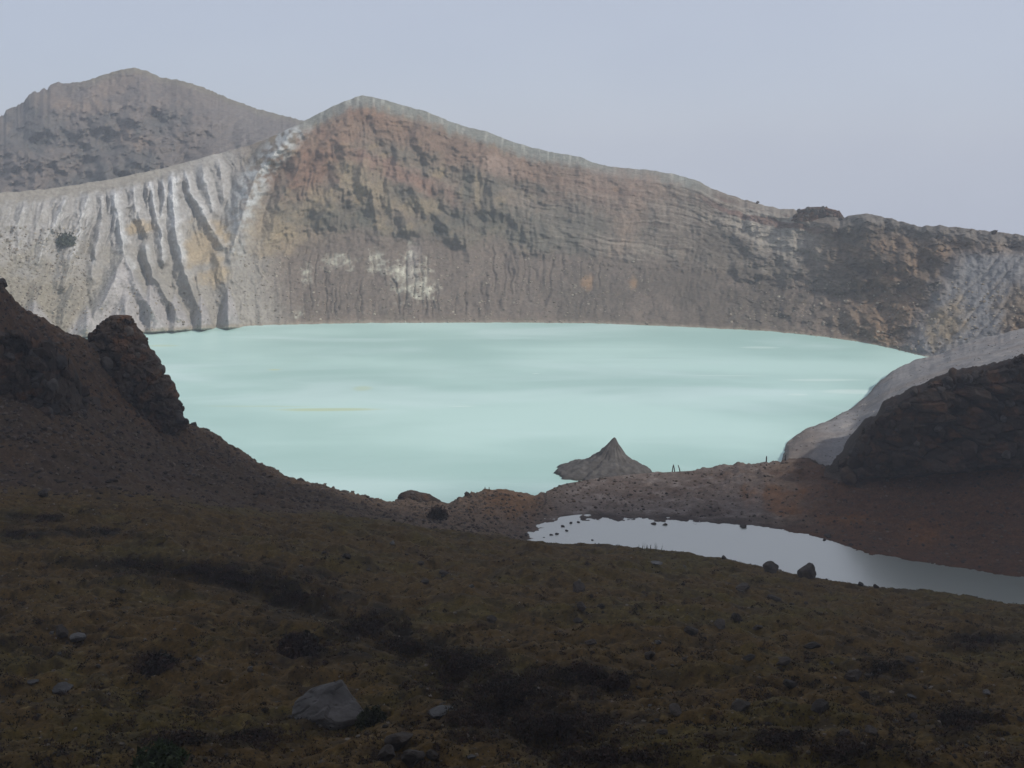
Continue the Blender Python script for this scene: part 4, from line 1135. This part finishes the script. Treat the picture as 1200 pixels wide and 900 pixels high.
# stones along the left spur edge
edge_rocks = ((68, 384, 9, 'pointed dark rock on the skyline of the left slope, left of the pinnacle'), (90, 396, 9, 'small dark rock in the notch left of the pinnacle'),
              (228, 498, 12, 'dark rock on the slope edge just below the pinnacle'), (243, 506, 8, 'upright dark rock on the slope edge below the pinnacle'),
              (2, 332, 16, 'dark rock at the top of the left slope at the picture edge'), (255, 515, 6, None), (290, 535, 7, None), (316, 548, 6, None), (352, 563, 9, None), (372, 568, 8, None),
              (403, 577, 14, 'dark round rock on the slope edge where it nears the water'), (425, 583, 7, None), (548, 578, 9, 'dark rock on top of the rusty mound by the shore'), (582, 577, 8, 'second dark rock on the rusty mound by the shore'),
              (657, 575, 6, None), (664, 574, 4, None))
for i, (px, py, w, lab) in enumerate(edge_rocks):
    u = NEAR[0]; j = int(np.argmin(np.abs(u - px)))
    # crest point of the column: the row where the running minimum last falls
    pm = NEAR[4][:, j]; ii = int(np.argmax(pm <= pm[NEAR[2][:, j] < NEAR[5][7, j] + 1.5].min() + 0.01))
    p = np.array((NEAR[1][ii, j], NEAR[2][ii, j], NEAR[3][ii, j])); s = w / 2 / F * p[1] * 1.1
    zz = float(zof(px, py, p[1]))
    put('boulder', DARK_PROTO[(i * 3) % 7], (p[0], p[1] - 0.5, min(max(zz, p[2] - s * 0.3), p[2] + 0.6 * s)), (s, s, s * 1.1), None, None,
        label=lab or 'small dark stone on the edge of the bare ridge against the lake', cat='boulder', group=None if lab else 'stones on the ridge edge')

# scattered stones: individuals on the mossy slope
for k in range(110):
    px = random.uniform(-20, 1220); py = random.uniform(640, 896)
    if py < float(pl(K4)(px)) + 12: continue
    pale = random.random() < 0.18
    boulder_at(px, py, random.uniform(3.5, 8.5) * (0.7 + (py - 600) / 500), (PALE_PROTO if pale else DARK_PROTO)[k % (4 if pale else 7)],
               'small pale stone half sunk in the mossy foreground slope' if pale else 'small dark stone half sunk in the mossy foreground slope', cat='stone',
               group='small pale stones on the mossy slope' if pale else 'small dark stones on the mossy slope', name='stone')

# loose stones beyond counting
def stones(name, pts, smin, smax, cols, mat=M_stone):
    v0, f0 = ICO[1]
    V, FF, CC = [], [], []
    r = np.random.default_rng(55)
    for i, p in enumerate(pts):
        s = smin + (smax - smin) * r.random() ** 2.5
        v = v0 * (1 + r.uniform(-.3, .3, (len(v0), 1))) * s * np.array((1, 1, .75)) + p
        V.append(v); FF.append(f0 + i * len(v0)); CC.append(np.repeat((cols[r.integers(len(cols))] * r.uniform(.75, 1.25))[None], len(v0), 0))
    link(name, mesh_raw(name, np.concatenate(V), np.concatenate(FF), np.concatenate(CC), mat, False), kind='stuff')

pts = []
u, gx, gd, gz = NEAR[:4]
r = np.random.default_rng(91)
iu = np.where((u > -30) & (u < 1230))[0]
# area-weighted picks in the near terrain (bare parts)
rowsel = np.where((NEAR[2][:, 300] > 0))[0]
tcount = np.cumsum([5, 10, 125, 165, 28, 75, 105])
for k in range(22000):
    j = iu[r.integers(len(iu))]; i = r.integers(tcount[3], tcount[6] - 2)
    if gz[i, j] < POND_Z + 0.15 and u[j] > 600 or (u[j] > 600 and r.random() < .5): continue
    pts.append((gx[i, j], gd[i, j], gz[i, j]))
stones('scree', pts, 0.06, 0.5, [lin(66, 57, 50), lin(78, 67, 58), lin(54, 47, 42), lin(94, 82, 72)])
pts = []
for k in range(1500):
    i = r.integers(8, ASH[0].shape[0] - 16); j = r.integers(ASH[0].shape[1])
    pts.append((ASH[0][i, j], ASH[1][i, j], ASH[2][i, j]))
stones('ash_stones', pts, 0.06, 0.4, [lin(120, 116, 112), lin(104, 98, 92), lin(90, 82, 76), lin(140, 136, 130)])
pts = []
for k in range(3200):
    j = iu[r.integers(len(iu))]; i = r.integers(tcount[1], tcount[3])
    pts.append((gx[i, j], gd[i, j], gz[i, j]))
stones('gravel', pts, 0.04, 0.2, [lin(96, 88, 78), lin(70, 62, 54), lin(56, 50, 46), lin(112, 102, 92)])
pts = []
PX, PY, WX, WY, WZ = WALL[:5]
for k in range(6500):
    q = r.random()
    if q < 0.55:
        a, b = r.uniform(-20, 280), r.uniform(265, 392)
        if a > 105 and (b < 335 or r.random() < .75): continue
    elif q < 0.8: a, b = r.uniform(280, 760), r.uniform(300, 380)
    else: a, b = r.uniform(850, 1210), r.uniform(330, 420)
    j = int(np.searchsorted(PX[0], a)); i = int(np.argmin(np.abs(PY[:, min(j, PX.shape[1] - 1)] - b)))
    j = min(j, PX.shape[1] - 1)
    if i < 4: continue
    pts.append((WX[i, j], WY[i, j], WZ[i, j]))
stones('talus_stones', pts, 0.2, 0.85, [lin(134, 126, 112), lin(120, 111, 98), lin(106, 97, 86), lin(146, 138, 124)])

# ------------------------------------------------------------------ plants
def leaf_clump(rs, cx, cy, cz, rad, height, n, size, cols, V, FF, CC, up=0.5):
    """many small leaf faces filling a low dome"""
    th = rs.uniform(0, 2 * math.pi, n); rr = np.sqrt(rs.random(n)) * rad
    hh = rs.random(n) ** 0.7 * height * (1 - (rr / rad) ** 2 * 0.85)
    c = np.stack([cx + rr * np.cos(th), cy + rr * np.sin(th), cz + hh], -1)
    a = rs.normal(size=(n, 3)); a[:, 2] += up; a /= np.linalg.norm(a, axis=1)[:, None]
    b = np.cross(a, rs.normal(size=(n, 3))); b /= np.linalg.norm(b, axis=1)[:, None] + 1e-9
    s = size * rs.uniform(.6, 1.5, n)[:, None]
    tri = np.stack([c + a * s * 1.4, c - a * s * 0.6 + b * s * 0.5, c - a * s * 0.6 - b * s * 0.5], 1).reshape(-1, 3)
    base = sum(len(q) for q in V)
    V.append(tri); FF.append(np.arange(len(tri)).reshape(-1, 3) + base)
    cc = cols[rs.integers(len(cols))] * rs.uniform(.7, 1.4, (n, 1))
    CC.append(np.repeat(cc, 3, 0))

def ground_z(px, py):
    return hit(px, py)[0]

HEATH = [lin(50, 40, 34), lin(58, 44, 38), lin(44, 38, 30), lin(66, 50, 38)]
rs = np.random.default_rng(17)
V, FF, CC = [], [], []
for cx, cy, rx, ry in SCRUB:
    n = int(rx * ry / 11) + 8
    for k in range(n):
        a = rs.uniform(0, 2 * math.pi); q = abs(rs.normal()) * 0.62
        p = ground_z(cx + rx * q * math.cos(a), min(cy + ry * q * math.sin(a), 915))
        leaf_clump(rs, p[0], p[1], p[2] - .1, rs.uniform(.35, 1.0), rs.uniform(.2, .55), 50, 0.09, HEATH, V, FF, CC)
for k in range(750):
    px = rs.uniform(-30, 1230); py = rs.uniform(float(pl(K4)(px)) + 8, 912)
    p = ground_z(px, py)
    for q in range(3):
        leaf_clump(rs, p[0] + rs.normal() * .6, p[1] + rs.normal() * .6, p[2] - .12, rs.uniform(.2, .7), rs.uniform(.12, .35), 28, 0.09, HEATH, V, FF, CC)
link('heath_scrub', mesh_raw('heath_scrub', np.concatenate(V), np.concatenate(FF), np.concatenate(CC), M_leaf), kind='stuff')

# moss and grass tufts of the slope
V, FF, CC = [], [], []
MOSS = [lin(84, 70, 40), lin(74, 61, 36), lin(96, 78, 46), lin(58, 47, 32), lin(92, 68, 42), lin(40, 33, 25), lin(36, 30, 24), lin(48, 40, 30)]
for k in range(9000):
    j = iu[rs.integers(len(iu))]; i = rs.integers(tcount[1] + 4, tcount[3] + 4)
    leaf_clump(rs, gx[i, j], gd[i, j], gz[i, j] - .03, rs.uniform(.15, .55), rs.uniform(.10, .26), 9, 0.08, MOSS, V, FF, CC, 1.2)
link('grass', mesh_raw('grass', np.concatenate(V), np.concatenate(FF), np.concatenate(CC), M_leaf), kind='stuff')

def shrub(px, py, wpx, hpx, label, cols, p=None, cat='shrub', name='shrub', n=900, group=None):
    p = ground_z(px, py + hpx * 0.45) if p is None else p
    rad = wpx / 2 / F * p[1] * 1.05; hh = hpx / F * p[1] * 1.1
    root = empty(name, tuple(p), label, cat, group)
    V, FF, CC = [], [], []
    for k in range(9):
        a = rs.uniform(0, 6.28); q = rs.random() ** .5 * .65
        leaf_clump(rs, rad * q * math.cos(a), rad * q * math.sin(a), -0.05 * hh, rad * rs.uniform(.4, .6), hh * rs.uniform(.65, 1.05), n // 9, max(0.05, rad * 0.11), cols, V, FF, CC)
    link('foliage', mesh_raw('foliage', np.concatenate(V), np.concatenate(FF), np.concatenate(CC), M_leaf), root)
    sv, sf = [], []
    for k in range(6):
        a = k * 1.05 + .3; tip = np.array((math.cos(a) * rad * .6, math.sin(a) * rad * .6, hh * .8)); w = max(.02, rad * .03)
        b0 = len(sv); sv += [(w, 0, -.1), (-w * .5, w * .9, -.1), (-w * .5, -w * .9, -.1), tuple(tip)]
        sf += [(b0, b0 + 1, b0 + 3), (b0 + 1, b0 + 2, b0 + 3), (b0 + 2, b0, b0 + 3)]
    link('stem', mesh_raw('stem', np.array(sv, float), np.array(sf), None, M_wood), root)
    return root

GREEN = [lin(58, 66, 38), lin(48, 58, 32), lin(66, 72, 44)]
shrub(190, 885, 70, 30, 'dark green dwarf shrub at the bottom left edge', GREEN, n=2600)
shrub(75, 281, 26, 16, 'lone dark bush on the pale gullied far wall', [lin(66, 70, 58), lin(54, 60, 50)], p=wall_at(75, 287), cat='bush', name='bush', n=1300)
shrub(180, 775, 50, 16, 'flat dark heath cushion in the middle of the left mossy slope', HEATH, n=1500)
shrub(350, 752, 60, 20, 'loose twiggy heath bush above the big grey boulder', HEATH, n=1500)
shrub(437, 838, 40, 26, 'dark green heath bush right behind the big grey boulder', [lin(50, 52, 32), lin(44, 44, 30)], n=1500)
shrub(720, 797, 40, 16, 'dark heath bush at the right end of the upper black scrub patch', HEATH, n=1500)
shrub(688, 785, 40, 20, 'rounded dark heath bush in the upper black scrub patch', HEATH, n=1500)
shrub(500, 601, 34, 14, 'dark dwarf bush beside the black shore hump', HEATH, n=900, p=hit(512, 607)[0])

# grass sedges at the pond edge
p = ground_z(762, 646)
V, FF, CC = [], [], []
bl = []
for k in range(26):
    a = rs.uniform(-2.2, 2.2); h_ = rs.uniform(.7, 1.9); ln = rs.uniform(-.35, .35)
    bl.append(((a, rs.uniform(-.4, .4), -0.1), (a + ln, 0, h_)))
v = []; f = []
for (b0, t0) in bl:
    i = len(v); w = .035
    v += [(b0[0] - w, b0[1], b0[2]), (b0[0] + w, b0[1], b0[2]), ((b0[0] + t0[0]) / 2 + w * .7, b0[1], t0[2] * .55), ((b0[0] + t0[0]) / 2 - w * .7, b0[1], t0[2] * .55), t0]
    f += [(i, i + 1, i + 2), (i, i + 2, i + 3), (i + 3, i + 2, i + 4)]
o = link('grass_tuft', mesh_raw('grass_tuft', np.array(v), np.array(f), np.zeros((len(v), 3)) + lin(86, 78, 56), M_leaf), label='thin upright grass tuft on the near pond edge against the water', cat='grass tuft')
o.location = (p[0], p[1], p[2] - .1)

# ------------------------------------------------------------------ wooden stakes on the shore
def stake(px, base, top, lean_px, label, group, w=0.16):
    u = NEAR[0]; j = int(np.argmin(np.abs(u - px)))
    pm = NEAR[4][:, j]; ii = int(np.argmax(pm <= pm[NEAR[2][:, j] < NEAR[5][7, j] + 1.5].min() + 0.01))
    p = np.array((NEAR[1][ii, j], NEAR[2][ii, j], NEAR[3][ii, j]))
    k = p[1] / F * 1.04; h_ = (base - top) * k; ln = lean_px * k
    n = 7; v = []; f = []
    lev = ((-0.5, 1.0), (h_ * .5, .9), (h_ * .9, .75), (h_, .35))
    for z_, s_ in lev:
        for q in range(n):
            a = 2 * math.pi * q / n
            v.append((ln * max(z_, 0) / h_ + w * s_ * math.cos(a), w * s_ * math.sin(a), z_))
    for l in range(len(lev) - 1):
        for q in range(n):
            a, b = l * n + q, l * n + (q + 1) % n
            f.append((a, b, b + n)); f.append((a, b + n, a + n))
    for q in range(1, n - 1): f.append((3 * n, 3 * n + q, 3 * n + q + 1))
    o = link('wooden_stake', mesh_raw('wooden_stake', np.array(v), np.array(f), None, M_wood), label=label, cat='stake', group=group)
    o.location = p
G1 = 'weathered stakes on the lake shore'
stake(787, 555, 547, 1, 'upright wooden stake, left one of three by the islet', G1)
stake(791, 555, 546, -2, 'wooden stake leaning left, middle one of three by the islet', G1)
stake(797, 554, 546, -3, 'wooden stake leaning left, right one of three by the islet', G1)
stake(898, 544, 537, 0, 'thick wooden stake standing at the water left of the grey slope', G1, .2)
stake(920, 548, 540, 0, 'wooden stake at the foot of the grey ash slope', G1)
stake(569, 577, 572, 0, 'thin short stake on the rusty mound, left one of two', G1, .1)
stake(574, 577, 571, 0, 'thin short stake on the rusty mound, right one of two', G1, .1)

# ------------------------------------------------------------------ cloud bank overhead (its shade lies on the near slopes)
def build_cloud():
    rs = np.random.default_rng(5)
    H0 = 380.0
    off = SUNV * ((H0 - 20) / SUNV.z)
    V, FF = [], []; base = 0
    v0, f0 = ICO[3]
    # centres given as the ground places they shade
    edge = pl([(-900, 60), (-340, 130), (-260, 212), (-100, 212), (-50, 200), (20, 190), (62, 200), (84, 225), (104, 250), (140, 296), (500, 330)])
    spots = [(x, float(edge(x)) - 68 - 74 * q) for x in range(-860, 520, 80) for q in range(7)]
    for x, y in spots:
        s = np.array((rs.uniform(75, 100), rs.uniform(62, 80), rs.uniform(26, 40)))
        c = np.array((x + off.x + rs.uniform(-14, 14), y + off.y + rs.uniform(-14, 14), H0 + rs.uniform(0, 25)))
        v = v0 * s + c
        n = fbm(v[:, 0] / 40, v[:, 1] / 40 + v[:, 2] / 30, 4, 501)
        v = c + (v - c) * (1 + 0.22 * n)[:, None]
        V.append(v); FF.append(f0 + base); base += len(v0)
    m = bpy.data.materials.new('cloud_white'); m.use_nodes = True
    n = m.node_tree; b = n.nodes['Principled BSDF']
    b.inputs['Base Color'].default_value = (0.85, 0.85, 0.87, 1); b.inputs['Roughness'].default_value = 1; b.inputs['Specular IOR Level'].default_value = 0
    tr = n.nodes.new('ShaderNodeBsdfTranslucent'); tr.inputs['Color'].default_value = (0.85, 0.85, 0.87, 1)
    ms = n.nodes.new('ShaderNodeMixShader'); ms.inputs[0].default_value = 0.4
    n.links.new(b.outputs[0], ms.inputs[1]); n.links.new(tr.outputs[0], ms.inputs[2]); n.links.new(ms.outputs[0], n.nodes['Material Output'].inputs['Surface'])
    link('cloud', mesh_raw('cloud', np.concatenate(V), np.concatenate(FF), None, m, True), kind='structure')
build_cloud()

# ------------------------------------------------------------------ haze
def build_haze():
    x0, x1, y0, y1, z0, z1 = -950, 950, -60, 1450, -24, 260
    v = [(x, y, z) for x in (x0, x1) for y in (y0, y1) for z in (z0, z1)]
    f = [(0, 1, 3, 2), (4, 6, 7, 5), (0, 4, 5, 1), (2, 3, 7, 6), (0, 2, 6, 4), (1, 5, 7, 3)]
    me = bpy.data.meshes.new('haze'); me.from_pydata(v, [], f); me.update()
    m = bpy.data.materials.new('haze_air'); m.use_nodes = True
    n = m.node_tree; n.nodes.remove(n.nodes['Principled BSDF'])
    pv = n.nodes.new('ShaderNodeVolumePrincipled')
    pv.inputs['Color'].default_value = (0.86, 0.90, 0.97, 1); pv.inputs['Density'].default_value = 0.00036; pv.inputs['Anisotropy'].default_value = 0.2
    n.links.new(pv.outputs[0], n.nodes['Material Output'].inputs['Volume'])
    me.materials.append(m)
    link('haze', me, kind='stuff')
build_haze()
